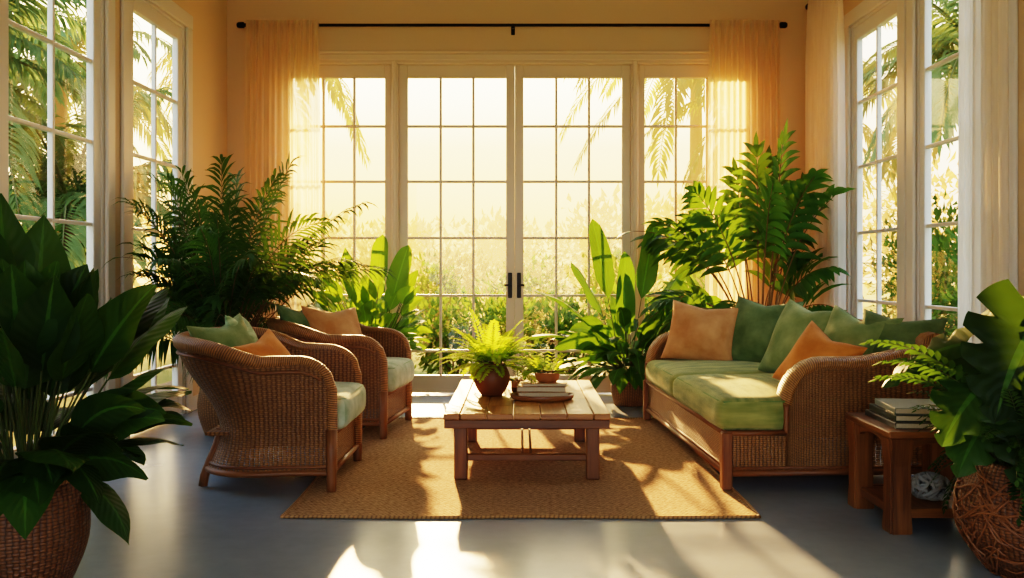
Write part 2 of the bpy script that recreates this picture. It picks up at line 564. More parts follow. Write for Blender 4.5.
M['out_mid'] = m_leaf('haze_tinted_leaf', col('#5c6632'), col('#8c8c4e'), col('#b4a45a'), .45, .7, False, .1)  # pale gold of haze and backlight mixed into the leaf colour
M['out_far'] = m_leaf('far_haze_tinted_leaf', col('#7c6c3c'), col('#9c8450'), col('#c4a25c'), .45, .8, False, .05)  # distant foliage, golden haze put into its colour
M['out_palm'] = m_leaf('garden_palm_leaf', col('#42592a'), col('#77894a'), col('#a0aa50'), .45, .5, False, .2)
M['out_palm_cool'] = m_leaf('cool_garden_palm_leaf', col('#3d5530'), col('#76905c'), col('#86a05c'), .34, .7, False, .1)
M['lawn'] = m_plain('lawn', col('#6f7f3a'), .95, bump=.5, bscale=30, var=.4)
M['patio'] = m_plain('patio_stone', col('#5e564a'), .8, bump=.2, bscale=12, var=.3)

# ================================================================ SETTING
XL, XR, YB, YF, ZC = -2.53, 2.50, 7.60, -1.6, 3.75
WT = .16

b = MB(); b.box(XL - WT, XR + WT, YF - WT, YB + WT, -.12, 0, 0)
struct(b.build('floor', M['floor']), 'polished grey concrete floor')
b = MB(); b.box(XL - WT, XR + WT, YF - WT, YB + WT, ZC, ZC + .12, 0)
struct(b.build('ceiling', M['ceiling']))

OP0, OP1, OPZ = -2.06, 1.98, 2.90      # opening in the back wall
b = MB()
b.box(XL - WT, OP0, YB, YB + WT, 0, ZC, 0)
b.box(OP1, XR + WT, YB, YB + WT, 0, ZC, 0)
b.box(OP0, OP1, YB, YB + WT, OPZ, ZC, 0)
struct(b.build('wall_back', M['wall']))

LW = [(4.245, 5.365), (5.655, 6.655)]
RW = [(4.50, 5.557), (5.76, 6.65)]
def side_wall(x0, x1, ops, z1, name):
    b = MB()
    y = YF - WT
    for a, c in ops:
        b.box(x0, x1, y, a, 0, ZC, 0)
        b.box(x0, x1, a, c, z1, ZC, 0)
        y = c
    b.box(x0, x1, y, YB, 0, ZC, 0)
    return struct(b.build(name, M['wall']))
side_wall(XL - .075, XL, LW, 2.93, 'wall_left')
side_wall(XR, XR + .075, RW, 2.93, 'wall_right')
FO = (-2.0, 2.0, .0, 2.8)               # unseen opening behind the viewer, added to let in sky fill
b = MB()
b.box(XL, FO[0], YF - WT, YF, 0, ZC, 0); b.box(FO[1], XR, YF - WT, YF, 0, ZC, 0); b.box(FO[0], FO[1], YF - WT, YF, FO[3], ZC, 0)
struct(b.build('wall_front', M['wall']))

ROWS = [.38, .86, 1.36, 1.85, 2.33]
def sash(name, axis, pos, a, c, z0, z1, st, bot, top, cols, rows, depth=.045, label=None):
    pm = M['trim_door'] if axis == 'x' else M['trim']
    """glazed sash from a to c along its wall; axis 'x' lies in the back wall, 'y' in a side wall"""
    root = bpy.data.objects.new(name, None); C.objects.link(root); struct(root, label)
    root.location = (a, pos, 0) if axis == 'x' else (pos, a, 0)
    w = c - a
    def bx(m, u0, u1, zz0, zz1, d0, d1, bev=.004):
        if axis == 'x': m.box(u0, u1, d0, d1, zz0, zz1, bev)
        else: m.box(d0, d1, u0, u1, zz0, zz1, bev)
    h = depth / 2
    f = MB()
    bx(f, 0, st, z0, z1, -h, h); bx(f, w - st, w, z0, z1, -h, h)
    bx(f, st, w - st, z0, z0 + bot, -h, h); bx(f, st, w - st, z1 - top, z1, -h, h)
    f.build('sash_frame', pm, root)
    m = MB()
    mw = .011
    for k in range(1, cols):
        u = st + (w - 2 * st) * k / cols
        bx(m, u - mw, u + mw, z0 + bot, z1 - top, -.016, .016, .003)
    for z in rows:
        if z0 + bot + .03 < z < z1 - top - .03:
            for k in range(cols):
                u0 = st + (w - 2 * st) * k / cols + (mw if k else 0); u1 = st + (w - 2 * st) * (k + 1) / cols - (mw if k < cols - 1 else 0)
                bx(m, u0, u1, z - mw, z + mw, -.0155, .0155, .003)
    m.build('muntin', pm, root)
    g = MB()
    bx(g, st - .003, w - st + .003, z0 + bot - .003, z1 - top + .003, -.002, .002, 0)
    g.build('pane', M['glass'], root)
    return root

# back wall: sidelight | post | door | door | post | sidelight
YD = YB + .05
d1 = sash('door_1', 'x', YD, -1.0485, -.0455, .02, 2.86, .075, .15, .11, 3, ROWS, label='glazed french door leaf next to the armchair side')
d2 = sash('door_2', 'x', YD, -.0445, .9585, .02, 2.86, .075, .15, .11, 3, ROWS, label='glazed french door leaf next to the sofa side')
s1 = sash('window_1', 'x', YD, -2.0235, -1.1215, .02, 2.86, .05, .15, .11, 3, ROWS, label='tall sidelight partly behind the curtain and palm')
s2 = sash('window_2', 'x', YD, 1.0315, 1.9435, .02, 2.86, .05, .15, .11, 3, ROWS, label='tall sidelight beside the sofa end curtain')
for d, x in ((d1, .962), (d2, .036)):   # handle plates
    h = MB(); h.box(x - .018, x + .018, -.034, -.022, .84, 1.06, .005)
    h.box(x - .007, x + .007, -.075, -.034, .945, .96, .003)
    h.box(x - .012 if d is d2 else x - .05, x + .05 if d is d2 else x + .012, -.085, -.07, .944, .961, .004)
    h.build('handle', M['black'], d)['label'] = 'black iron door handle and plate'
t = MB()                                # posts, jambs, head between the sashes
for x0, x1 in ((OP0, -2.025), (-1.12, -1.05), (.96, 1.03), (1.945, OP1)):
    t.box(x0, x1, YB + .004, YB + .12, 0, 2.865, .006)
t.box(OP0, OP1, YB + .004, YB + .12, 2.866, OPZ, .004)
struct(t.build('trim_1', M['trim_door']), 'pale jambs and posts of the french doors')
t = MB()                                # casing on the room side
t.box(OP0 - .10, OP0 + .015, YB - .022, YB - .001, 0, OPZ - .01, .006)
t.box(OP1 - .015, OP1 + .10, YB - .022, YB - .001, 0, OPZ - .01, .006)
t.box(OP0 - .10, OP1 + .10, YB - .026, YB - .001, OPZ - .01, OPZ + .045, .006)
t.box(OP0 - .12, OP1 + .12, YB - .045, YB - .001, OPZ + .045, OPZ + .07, .008)
t.box(-1.105, -1.065, YB - .02, YB + .003, 0, OPZ - .01, .008)
t.box(.975, 1.015, YB - .02, YB + .003, 0, OPZ - .01, .008)
struct(t.build('trim_2', M['trim_door']), 'pale casing round the french doors')

for i, (a, c) in enumerate(LW):
    nm = 'window_3' if i == 0 else 'door_3'
    sash(nm, 'y', XL - .03, a + .035, c - .035, .02, 2.90, .09, .17, .10, 2, ROWS, label='tall paned window by the big leafy plant' if i == 0 else 'glazed side door behind the feathery palm')
for i, (a, c) in enumerate(RW):
    sash('window_%d' % (4 + i), 'y', XR + .03, a + .035, c - .035, .02, 2.90, .065, .17, .10, 2, ROWS,
         label='tall paned window behind the sofa near the front curtain' if i == 0 else 'tall paned window behind the sofa near the back corner')
def side_trim(x, sgn, ops, name):
    t = MB()
    for a, c in ops:
        for y0, y1 in ((a, a + .034), (c - .034, c)):
            t.box(x + sgn * .001, x + sgn * .062, y0, y1, 0, 2.925, .005)
        t.box(x + sgn * .001, x + sgn * .062, a + .034, c - .034, 2.902, 2.928, .004)
        for y0, y1 in ((a - .092, a + .012), (c - .012, c + .092)):
            t.box(x - sgn * .024, x - sgn * .001, y0, y1, 0, 2.92, .007)
        t.box(x - sgn * .026, x - sgn * .001, a - .092, c + .092, 2.92, 3.03, .006)
    return struct(t.build(name, M['trim']), 'white window casing')
side_trim(XL, -1, LW, 'trim_3'); side_trim(XR, 1, RW, 'trim_4')
t = MB()
t.box(XL + .001, XL + .016, 6.76, YB - .03, 0, .11, .004); t.box(XL + .001, XL + .016, YF, 4.14, 0, .11, .004)
struct(t.build('baseboard_left', M['trim']))
t = MB()
t.box(XR - .016, XR - .001, 6.76, YB - .03, 0, .11, .004); t.box(XR - .016, XR - .001, YF, 4.40, 0, .11, .004)
struct(t.build('baseboard_right', M['trim']))
t = MB()
t.box(XL + .02, OP0 - .105, YB - .016, YB - .001, 0, .11, .004); t.box(OP1 + .105, XR - .02, YB - .016, YB - .001, 0, .11, .004)
struct(t.build('baseboard_back', M['trim']))

# ================================================================ CURTAINS
def rod(name, p0, p1, label):
    r = thing(name, label, 'curtain rod', p0)
    p0 = V(p0); p1 = V(p1); d = (p1 - p0)
    m = MB(); m.tube([V((0, 0, 0)), d], .013, 12); m.build('pole', M['black'], r)
    for e in (V((0, 0, 0)), d):
        u = d.normalized() * (-1 if e.length == 0 else 1)
        f = MB(); f.tube([e, e + u * .012, e + u * .02, e + u * .06, e + u * .075], lambda t: .016 if t < .3 else (.027 if t < .8 else .02), 12)
        f.build('finial', M['black'], r)
    return r, d
r, d = rod('curtain_rod', (-2.335, YB - .10, 3.17), (2.20, YB - .10, 3.17), 'dark iron curtain rod above the french doors')
for x in (.05, 2.275, 4.49):
    br = MB(); br.box(x - .009, x + .009, -.01, .099, -.012, .012, .003); br.box(x - .016, x + .016, .088, .099, -.06, .035, .003); br.box(x - .009, x + .009, -.018, .018, -.03, -.012, .003)
    br.build('bracket', M['black'], r)

def curtain(name, label, axis, pos, a, c, z1, mat, folds, seed, group, amp=.030, side=1, flare=.03):
    rr = random.Random(seed)
    ph = rr.random() * 6
    w = c - a
    ks = [rr.uniform(.6, 1.2) for _ in range(40)]
    def f(u, v):
        z = .025 + (z1 - .025) * v
        uu = u + .010 * math.sin(u * 9 + ph) + .012 * (1 - v) * math.sin(u * 23 + ph * 2)
        A = amp * (.35 + .65 * min(1, (1 - v) * 6 + .15)) * ks[int(u * 30) % 40] ** .3
        if v > .975: A *= .6
        off = A * (math.sin(2 * PI * folds * uu + .6 * math.sin(5 * u + ph)) + .35 * math.sin(2 * PI * folds * 2.3 * uu + ph) * (1 - .5 * v))
        lat = a + w * uu + (u - .5) * flare * (1 - v) * 2
        dep = pos - side * off
        return (lat, dep, z) if axis == 'x' else (dep, lat, z)
    m = MB(); m.grid(f, folds * 10, 26, w, z1)
    o = m.build(name, mat)
    return tag(o, label, 'curtain', group)
G = 'sheer curtains'
curtain('sheer_curtain', 'warm cream sheer curtain glowing behind the feathery palm', 'x', YB - .155, -2.32, -1.70, 3.20, M['curtain_w'], 12, 1, G)
curtain('sheer_curtain', 'warm cream sheer curtain behind the tall glossy palm and sofa', 'x', YB - .155, 1.61, 2.19, 3.20, M['curtain_w'], 11, 2, G)
curtain('sheer_curtain', 'pale white sheer curtain in the corner behind the sofa', 'y', XR - .115, 6.52, 7.30, 3.32, M['curtain_c'], 11, 3, G, .034, 1)
curtain('sheer_curtain', 'cream sheer curtain hanging above the split-leaf plant in the twig basket', 'y', XR - .115, 4.34, 4.74, 3.32, M['curtain_c'], 8, 4, G, .034, 1)
r, d = rod('curtain_rod', (XR - .07, 4.12, 3.30), (XR - .07, 7.36, 3.30), 'dark iron curtain rod over the windows behind the sofa')
for y in (.12, 1.6, 3.1):
    br = MB(); br.box(0, .069, y - .009, y + .009, -.012, .012, .003)
    br.build('bracket', M['black'], r)

# ================================================================ RUG
rug = thing('jute_rug', 'large woven tan jute rug under the coffee table', 'rug', (0, 0, 0))
m = MB()
def rg(u, v):
    x = -1.05 + 2.10 * u; y = 3.86 + 2.52 * v
    return (x + .006 * math.sin(y * 5), y + .006 * math.sin(x * 6 + 1), .010 + .0012 * math.sin(x * 11) * math.sin(y * 9))
m.grid(rg, 40, 48, 2.10, 2.52)
m.box(-1.045, 1.045, 3.865, 6.375, .001, .007, 0)
m.build('woven_field', M['rug'], rug)
m = MB()
path = [rg(i / 30, 0) for i in range(31)] + [rg(1, i / 30) for i in range(1, 31)] + [rg(1 - i / 30, 1) for i in range(1, 31)] + [rg(0, 1 - i / 30) for i in range(1, 30)]
m.tube([V((p[0], p[1], .0075)) for p in path], .0075, 6, closed=True)
m.build('bound_edge', M['rug_edge'], rug)
FZ = .011

# ================================================================ ARMCHAIRS
def uplan(xf, xb, hy, rc, n=14):
    P = []
    for i in range(n + 1): P.append((xf + (-xb + rc - xf) * i / n, -hy, 0))
    for i in range(1, n + 1):
        a = PI / 2 * i / n
        P.append((-xb + rc - rc * math.sin(a), -hy + rc - rc * math.cos(a), 0))
    k = n
    for i in range(1, k + 1): P.append((-xb, -hy + rc + (2 * hy - 2 * rc) * i / k, 0))
    for i in range(1, n + 1):
        a = PI / 2 * (1 - i / n)
        P.append((-xb + rc - rc * math.sin(a), hy - rc + rc * math.cos(a), 0))
    for i in range(1, n + 1): P.append((-xb + rc + (xf + xb - rc) * i / n, hy, 0))
    return [V(p) for p in P]

def sstep(a, b, x):
    t = max(0, min(1, (x - a) / (b - a))); return t * t * (3 - 2 * t)

def make_armchair(label, loc, rz):
    root = thing('wicker_armchair', label, 'armchair', loc, rz, 'wicker armchairs')
    xf, xb, hy, rc = .325, .29, .345, .26
    P = uplan(xf, xb, hy, rc)
    n = len(P)
    N = []
    for i in range(n):
        t = P[min(i + 1, n - 1)] - P[max(i - 1, 0)]
        N.append(V((t.y, -t.x, 0)).normalized() * -1)
    if N[0].y > 0: N = [-q for q in N]
    S = [0]
    for i in range(1, n): S.append(S[-1] + (P[i] - P[i - 1]).length)
    def wgt(i): return sstep(.15, -.25, P[i].x) if False else sstep(0, 1, (xf - .12 - P[i].x) / (xf + xb - .12))
    def off(i, z):
        w = wgt(i)
        top = .195 * w * sstep(.26, .72, z) ** 1.1 + .012 * sstep(.3, .65, z)
        bot = .085 * w * sstep(.28, .0, z)
        return top + bot
    rx, rz_ = .17, .145
    def ztop(i):
        w = wgt(i)
        z = .635 + .085 * sstep(.35, 1, w)
        dx = xf - P[i].x
        if dx < rx:
            k = 1 - dx / rx
            z = z - rz_ + rz_ * math.sqrt(max(0, 1 - k * k))
        return z
    def pt(i, z, o=0):
        return P[i] + N[i] * (off(i, z) - o) + V((0, 0, z))
    nv = 14
    def outer(o, z0):
        def f(u, v):
            i = min(n - 1, int(round(u * (n - 1))))
            z = z0 + (ztop(i) - z0) * v
            return pt(i, z, o)
        return f
    def panel(o, z0, flip):
        vs, uv, fs = [], [], []
        for i in range(n):
            zt = ztop(i)
            for j in range(nv + 1):
                z = z0 + (zt - z0) * j / nv
                vs.append(pt(i, z, o)); uv.append((S[i], z))
        for i in range(n - 1):
            for j in range(nv):
                a = i * (nv + 1) + j
                q = [a, a + nv + 1, a + nv + 2, a + 1]
                fs.append(q[::-1] if flip else q)
        return vs, fs, uv
    m = MB(); m.add(*panel(0, .085, False)); m.build('woven_shell', M['wicker'], root)
    m = MB(); m.add(*panel(.05, .27, True)); m.build('inner_lining', M['wicker_in'], root)
    # rolled rim along the top and down the front posts
    fp = [pt(0, z, .02) for z in (.10, .2, .3, .4, .48)]
    path = fp + [pt(i, ztop(i), .022) for i in range(n)] + [pt(n - 1, z, .02) for z in (.48, .4, .3, .2, .10)]
    def rad(t):
        k = sstep(.12, .4, t) * sstep(.88, .6, t)
        return .026 + .016 * k
    m = MB(); m.tube(path, rad, 10); m.build('rolled_rim', M['cane'], root)
    # second, thinner cane just under the rim on the outside
    m = MB()
    m.tube([pt(i, ztop(i) - .052 - .0 * i, -.004) for i in range(2, n - 2)], .008, 6)
    ring = [pt(i, .088, 0) for i in range(n)]
    m.tube(ring, .015, 8); m.tube([pt(i, .118, -.002) for i in range(n)], .008, 6)
    m.tube([V((xf, -hy, .088)), V((xf, hy, .088))], .015, 8)
    m.tube([V((xf, -hy + .02, .272)), V((xf, hy - .02, .272))], .014, 8)
    m.build('base_rail', M['pole'], root)
    m = MB(); m.grid(lambda u, v: (xf - .006, -hy + .02 + (2 * hy - .04) * u, .085 + .19 * v), 12, 6, 2 * hy, .19)
    m.build('front_apron', M['wicker'], root)
    m = MB(); m.box(-xb - .02, xf - .01, -hy + .055, hy - .055, .262, .278, 0); m.build('seat_deck', M['wicker_in'], root)
    for sg in (-1, 1):
        m = MB(); m.tube([V((xf, sg * hy, z)) for z in (0, .03, .15, .30)], lambda t: .024 + .004 * t, 10)
        m.build('leg', M['pole'], root)
        k = 24 if sg < 0 else n - 1 - 24
        pts = [pt(k, z, .0) for z in (.0, .05, .12, .2, .28)]
        m = MB(); m.tube([p + V((0, 0, 0)) for p in pts], lambda t: .022, 10)
        m.build('leg', M['pole'], root)
    m = MB(); m.rbox(-.225, .385, -.285, .285, .28, .455, .05, 14, .025, .002, 3, None, (-.03, .085, .195))
    c = m.build('seat_cushion', M['sage'], root); c['label'] = 'sage green seat cushion'
    m = MB()
    for z in (.437, .306):
        q = [(.372, -.272), (.372, .272), (-.215, .272), (-.215, -.272)]
        pth = []
        for a in range(4):
            p0, p1 = V((*q[a], z)), V((*q[(a + 1) % 4], z))
            for k in range(14): pth.append(round_corner(p0.lerp(p1, (k + .5) / 14), (-.03, .085, .185)))
        m.tube(pth, .005, 5, closed=True)
    m.build('piping', M['pipe_s'], c)
    return root

CH1 = (-1.245, 4.635, FZ); CH2 = (-1.16, 6.0, FZ)
make_armchair('wicker armchair in front with small pointed orange and green pillows', CH1, 0)
make_armchair('wicker armchair farther back with a large tan pillow', CH2, -.11)

def pillow(label, loc, nrm, w, h, t, mat, seed, roll=0, group=None, name='throw_pillow', up=UP):
    m = MB(); m.pillow(w, h, t, seed)
    o = m.build(name, mat)
    orient(o, loc, nrm, up, roll)
    return tag(o, label, 'pillow', group)
def chair_pt(ch, rz, x, y, z):
    c, s = math.cos(rz), math.sin(rz)
    return (ch[0] + x * c - y * s, ch[1] + x * s + y * c, z)
g = 'throw pillows on the armchairs'
pillow('green pillow with pale edge leaning in the front armchair, nearest the viewer', chair_pt(CH1, 0, -.255, -.07, .645), (1, -.42, .5), .42, .42, .15, M['green'], 1, .12, g)
pillow('pale striped green pillow half hidden in the front armchair', chair_pt(CH1, 0, -.235, .16, .655), (1, .15, .45), .40, .42, .14, M['stripe'], 2, -.05, g)
pillow('orange pillow in the front armchair in front of the green ones', chair_pt(CH1, 0, -.045, -.08, .60), (1, -.45, .75), .35, .35, .13, M['orange'], 3, .25, g)
pillow('green pillow leaning in the back corner of the farther armchair', chair_pt(CH2, -.11, -.27, -.13, .665), (1, -.35, .4), .42, .42, .14, M['deep_green'], 4, 0, g)
pillow('pale striped green pillow behind the tan one on the farther armchair', chair_pt(CH2, -.11, -.24, .14, .665), (1, .1, .4), .40, .42, .14, M['stripe'], 5, 0, g)
pillow('large tan pillow on the farther armchair', chair_pt(CH2, -.11, -.10, .0, .645), (1, -.75, .55), .48, .42, .17, M['tan'], 6, -.06, g)

# ================================================================ SOFA
SO = (1.462, 5.346, 0); SR = .05
sofa = thing('wicker_sofa', 'long wicker sofa with green seat cushions', 'sofa', (SO[0], SO[1], FZ * 0), SR)
x0, x1, hy = -.50, .62, 1.0
W_, CN = M['sofa_wicker'], M['sofa_cane']
m = MB()
m.grid(lambda u, v: (x0, -hy + 2 * hy * u, .09 + .195 * v), 24, 4, 2 * hy, .195)
m.build('front_panel', W_, sofa)
def arm_top(xs, rx, zc, zt):
    """list of (x,z): front edge up, round over, back"""
    P = [(xs, z) for z in (.10, .2, .3, .38)]
    P += [(xs, zt - zc)]
    for k in range(1, 9):
        a = PI / 2 * k / 8
        P.append((xs + rx * (1 - math.cos(a)), zt - zc + zc * math.sin(a)))
    for k in range(1, 9):
        x = xs + rx + (x1 - xs - rx) * k / 8
        P.append((x, zt + .075 * sstep(.15, .62, x)))
    return P
def arm(y_out, y_in, xs, rx, zc, zt, label):
    sg = -1 if y_out < 0 else 1
    P = arm_top(xs, rx, zc, zt)
    def ztop(x):
        if x <= xs: return P[4][1]
        if x < xs + rx:
            k = 1 - (x - xs) / rx
            return zt - zc + zc * math.sqrt(max(0, 1 - k * k))
        return zt + .075 * sstep(.15, .62, x)
    a = bpy.data.objects.new('arm', None); C.objects.link(a); a.parent = sofa; a['label'] = label
    m = MB()
    def f(y, z0):
        def g(u, v):
            x = xs + (x1 - xs) * u ** 1.6
            return (x, y, z0 + (ztop(x) - .02 - z0) * v)
        return g
    m.grid(f(y_out, .09), 26, 12, x1 - xs, .55)
    m.grid(f(y_in, .25), 26, 12, x1 - xs, .4, flip=True)
    # front face between the two skins
    m.grid(lambda u, v: (xs, y_out + (y_in - y_out) * u, .09 + (P[4][1] - .09) * v), 4, 8, abs(y_in - y_out), .4)
    m.build('woven_panel', W_, a)
    ym = (y_out + y_in) / 2
    roll = MB()
    # flat rolled top: a wide oval tube following the profile
    vs, uv, fs = [], [], []
    hw = abs(y_out - y_in) / 2 + .012
    L = 0; seg = 14
    Q = P[4:]
    for i, (x, z) in enumerate(Q):
        pa, pb = Q[max(0, i - 1)], Q[min(len(Q) - 1, i + 1)]
        d = V((pb[0] - pa[0], 0, pb[1] - pa[1])).normalized()
        nn = V((-d.z, 0, d.x))
        if i: L += math.dist(Q[i], Q[i - 1])
        for j in range(seg + 1):
            t = 2 * PI * j / seg
            p = V((x, ym, z)) + V((0, 1, 0)) * (hw * math.cos(t)) + nn * (.036 * math.sin(t)) - nn * .014
            vs.append(p); uv.append((L, hw * t))
    for i in range(len(Q) - 1):
        for j in range(seg):
            k = i * (seg + 1) + j
            fs.append([k, k + 1, k + seg + 2, k + seg + 1])
    e = (len(Q) - 1) * (seg + 1)
    fs.append([e + j for j in range(seg)]); fs.append(list(range(seg))[::-1])
    roll.add(vs, fs, uv); roll.build('rolled_top', CN, a)
    post = MB()
    post.tube([V((xs, y_out, z)) for z in (.29 if xs > -.4 else .1, .3, .4, P[4][1])], .016, 8)
    post.build('front_post', M['pole'], a); post = MB()
    post.tube([V((xs, y_in, z)) for z in (.29, .34, .4, P[4][1])], .014, 8)
    post.build('front_post', M['pole'], a)
arm(-hy, -hy + .13, -.20, .20, .21, .635, 'lower arm of the sofa end nearest the side table')
arm(hy, hy - .13, x0, .17, .20, .625, 'arched arm at the window end of the sofa')
m = MB()                                # side skirt under the near arm
m.grid(lambda u, v: (x0 + .31 * u, -hy, .09 + .195 * v), 6, 4, .31, .195)
m.grid(lambda u, v: (x1, -hy + 2 * hy * u, .09 + .61 * v), 20, 10, 2 * hy, .6)
m.grid(lambda u, v: (x1 - .14 + .03 * v, -hy + .13 + (2 * hy - .26) * u, .25 + .44 * v), 20, 8, 2 * hy, .44)
m.build('woven_back', W_, sofa)
m = MB()
m.tube([V((x1 - .05, -hy + .03 + (2 * hy - .06) * k / 20, .70 + .02 * math.sin(PI * k / 20))) for k in range(21)], .075, 12)
m.build('back_rail', CN, sofa)
m = MB(); m.box(x0 + .01, x1 - .02, -hy + .02, hy - .02, .262, .285, 0); m.build('seat_deck', M['wicker_in'], sofa)
m = MB()
for z, rr in ((.09, .016), (.287, .016), (.115, .007)):
    m.tube([V((x0, -hy, z)), V((x0, hy, z))], rr, 8)
for z, rr in ((.09, .016), (.115, .007)):
    m.tube([V((x0, -hy, z)), V((x1, -hy, z))], rr, 8); m.tube([V((x0, hy, z)), V((x1, hy, z))], rr, 8)
m.tube([V((x0, -hy, .287)), V((-.2, -hy, .287))], .014, 8)
m.tube([V((x1, -hy, .09)), V((x1, hy, .09))], .016, 8)
m.build('base_rail', M['pole'], sofa)
for x in (x0, x1):
    for y in (-hy, hy):
        m = MB(); m.box(x - .026, x + .026, y - .026, y + .026, 0.0005 if x > 0 else FZ + .002, .295, .006); m.build('leg', M['pole'], sofa)
for (ya, yb, mat, lb, sd) in ((-hy - .01, .012, M['seat_green'], 'sunlit green seat cushion nearest the viewer', 1), (.016, hy - .135, M['seat_green'], 'green seat cushion at the window end', 5)):
    m = MB(); m.rbox(x0 - .035, .46, ya, yb, .292, .458, .052, 20, .03, .003, sd, (-.215, -hy + .135) if sd == 1 else None)
    c = m.build('seat_cushion', mat, sofa); c['label'] = lb
    m = MB()
    for z in (.440, .314):
        q = [(x0 - .022, ya + .013), (-.225, ya + .013) if sd == 1 else (.447, ya + .013), (.447, ya + .15 if sd == 1 else ya + .013), (.447, yb - .013), (x0 - .022, yb - .013)]
        pth = []
        for a in range(5):
            p0, p1 = V((*q[a], z)), V((*q[(a + 1) % 5], z))
            for k in range(10): pth.append(p0.lerp(p1, (k + .5) / 10))
        m.tube(pth, .005, 5, closed=True)
    m.build('piping', M['pipe_g'], c)
g = 'throw pillows on the sofa'
pillow('tan pillow against the arched far arm of the sofa', (1.245, 6.02, .655), (-.45, -1, .5), .50, .44, .19, M['tan'], 11, -.10, g)
pillow('dark green pillow next to the tan one on the sofa', (1.60, 5.84, .665), (-.75, -.75, .42), .50, .50, .18, M['deep_green'], 12, -.06, g)
pillow('large sunlit green pillow in the middle of the sofa', (1.67, 5.24, .66), (-1, -.42, .5), .52, .50, .19, M['green'], 13, -.1, g)
pillow('orange pillow beside the lower arm of the sofa', (1.565, 4.62, .60), (-1, -.75, .7), .40, .38, .17, M['orange'], 14, -.35, g)
pillow('striped green pillow behind the orange one on the sofa', (1.80, 4.78, .66), (-1, -.55, .55), .48, .46, .17, M['green'], 15, -.12, g)
pillow('dark green pillow at the near back corner of the sofa', (1.955, 4.58, .66), (-.75, -.8, .45), .44, .44, .15, M['deep_green'], 16, -.08, g)

# ================================================================ COFFEE TABLE
ct = thing('coffee_table', 'low wooden plank coffee table on the jute rug', 'coffee table', (.035, 5.15, FZ))
tx, ty, tz = .425, .68, .347
m = MB()
edges = [-tx + .085, -.205, -.07, .07, .205, tx - .085]
for k in range(5):
    a, c_ = edges[k], edges[k + 1]
    y = -ty + .004
    cuts = sorted([-ty + .004, ty - .004] + [R.uniform(-ty + .25, ty - .25) for _ in range(2)])
    for q in range(3):
        m.box(a + .0015, c_ - .0015, cuts[q] + .001, cuts[q + 1] - .001, tz - .03, tz - R.uniform(0, .0015), .003)
for sg in (-1, 1):
    m.box(min(sg * tx, sg * (tx - .083)), max(sg * tx, sg * (tx - .083)), -ty, ty, tz - .03, tz + .001, .004)
m.build('plank_top', M['oak'], ct)
m = MB()
for sg in (-1, 1):
    m.box(-tx + .004, tx - .004, sg * (ty - .02) - .016, sg * (ty - .02) + .016, tz - .075, tz - .031, .003)
    m.box(sg * (tx - .02) - .016, sg * (tx - .02) + .016, -ty + .04, ty - .04, tz - .075, tz - .031, .003)
m.build('apron', M['oak_dark'], ct)
for sx in (-1, 1):
    for yy in (-ty + .085, ty - .29):
        m = MB(); m.box(sx * (tx - .085) - .034, sx * (tx - .085) + .034, yy - .034, yy + .034, 0, tz - .031, .005); m.build('leg', M['oak_dark'], ct)
m = MB()
m.box(-tx + .11, tx - .11, -ty + .067, -ty + .103, .095, .128, .003)
m.box(-tx + .11, tx - .11, ty - .31, ty - .27, .075, .11, .003)
for x in (-.022, .022):
    m.box(x - .007, x + .007, -ty + .10, ty - .30, .098, .112, .002)
m.build('stretcher', M['oak_dark'], ct)
TZ = FZ + tz + .001

def pot_lathe(h, r0, r1, r2, wall=.012, neck=None):
    """outer + inner profile: base radius r0, belly r1, mouth r2"""
    P = [(0.001, 0), (r0 * .97, 0)]
    for k in range(13):
        t = k / 12
        if t < .55: r = r0 + (r1 - r0) * math.sin(t / .55 * PI / 2)
        else: r = r1 + (r2 - r1) * (1 - math.cos((t - .55) / .45 * PI / 2))
        P.append((r, h * t))
    P += [(r2 - wall * .4, h + wall * .4), (r2 - wall, h), (r2 - wall, h * .86)]
    return P
def soil_disc(r, z):
    m = MB()
    m.grid(lambda u, v: ((r * v) * math.cos(2 * PI * u), (r * v) * math.sin(2 * PI * u), z + .012 * (1 - v * v) + .004 * math.sin(u * 40) * v), 28, 5, 1, r)
    return m

# fern on the coffee table
fern = thing('potted_fern', 'bright green fern in a round brown clay pot on the coffee table', 'potted plant', (-.165, 5.13, TZ))
m = MB(); m.lathe(pot_lathe(.185, .06, .107, .075), 36); m.build('pot', M['clay'], fern)
soil_disc(.064, .165).build('soil', M['soil'], fern)
lf, st = MB(), MB()
for k in range(84):
    a = k * 2.399 + R.uniform(-.3, .3)
    el = math.radians(R.uniform(22, 66) if k > 22 else (R.uniform(0, 25) if k > 2 else 74))
    d = V((math.cos(a) * math.cos(el), math.sin(a) * math.cos(el), math.sin(el)))
    frond(lf, st, (.03 * math.cos(a), .03 * math.sin(a), .17), d, R.uniform(.20, .34), R.uniform(.5, 1.3), 15, R.uniform(.05, .068), .017, .22, 75, 45, .3, .002, .12, R.uniform(.1, 1), ovate, 2)
lf.build('foliage', M['lf_fern'], fern); st.build('stem', M['stem'], fern)

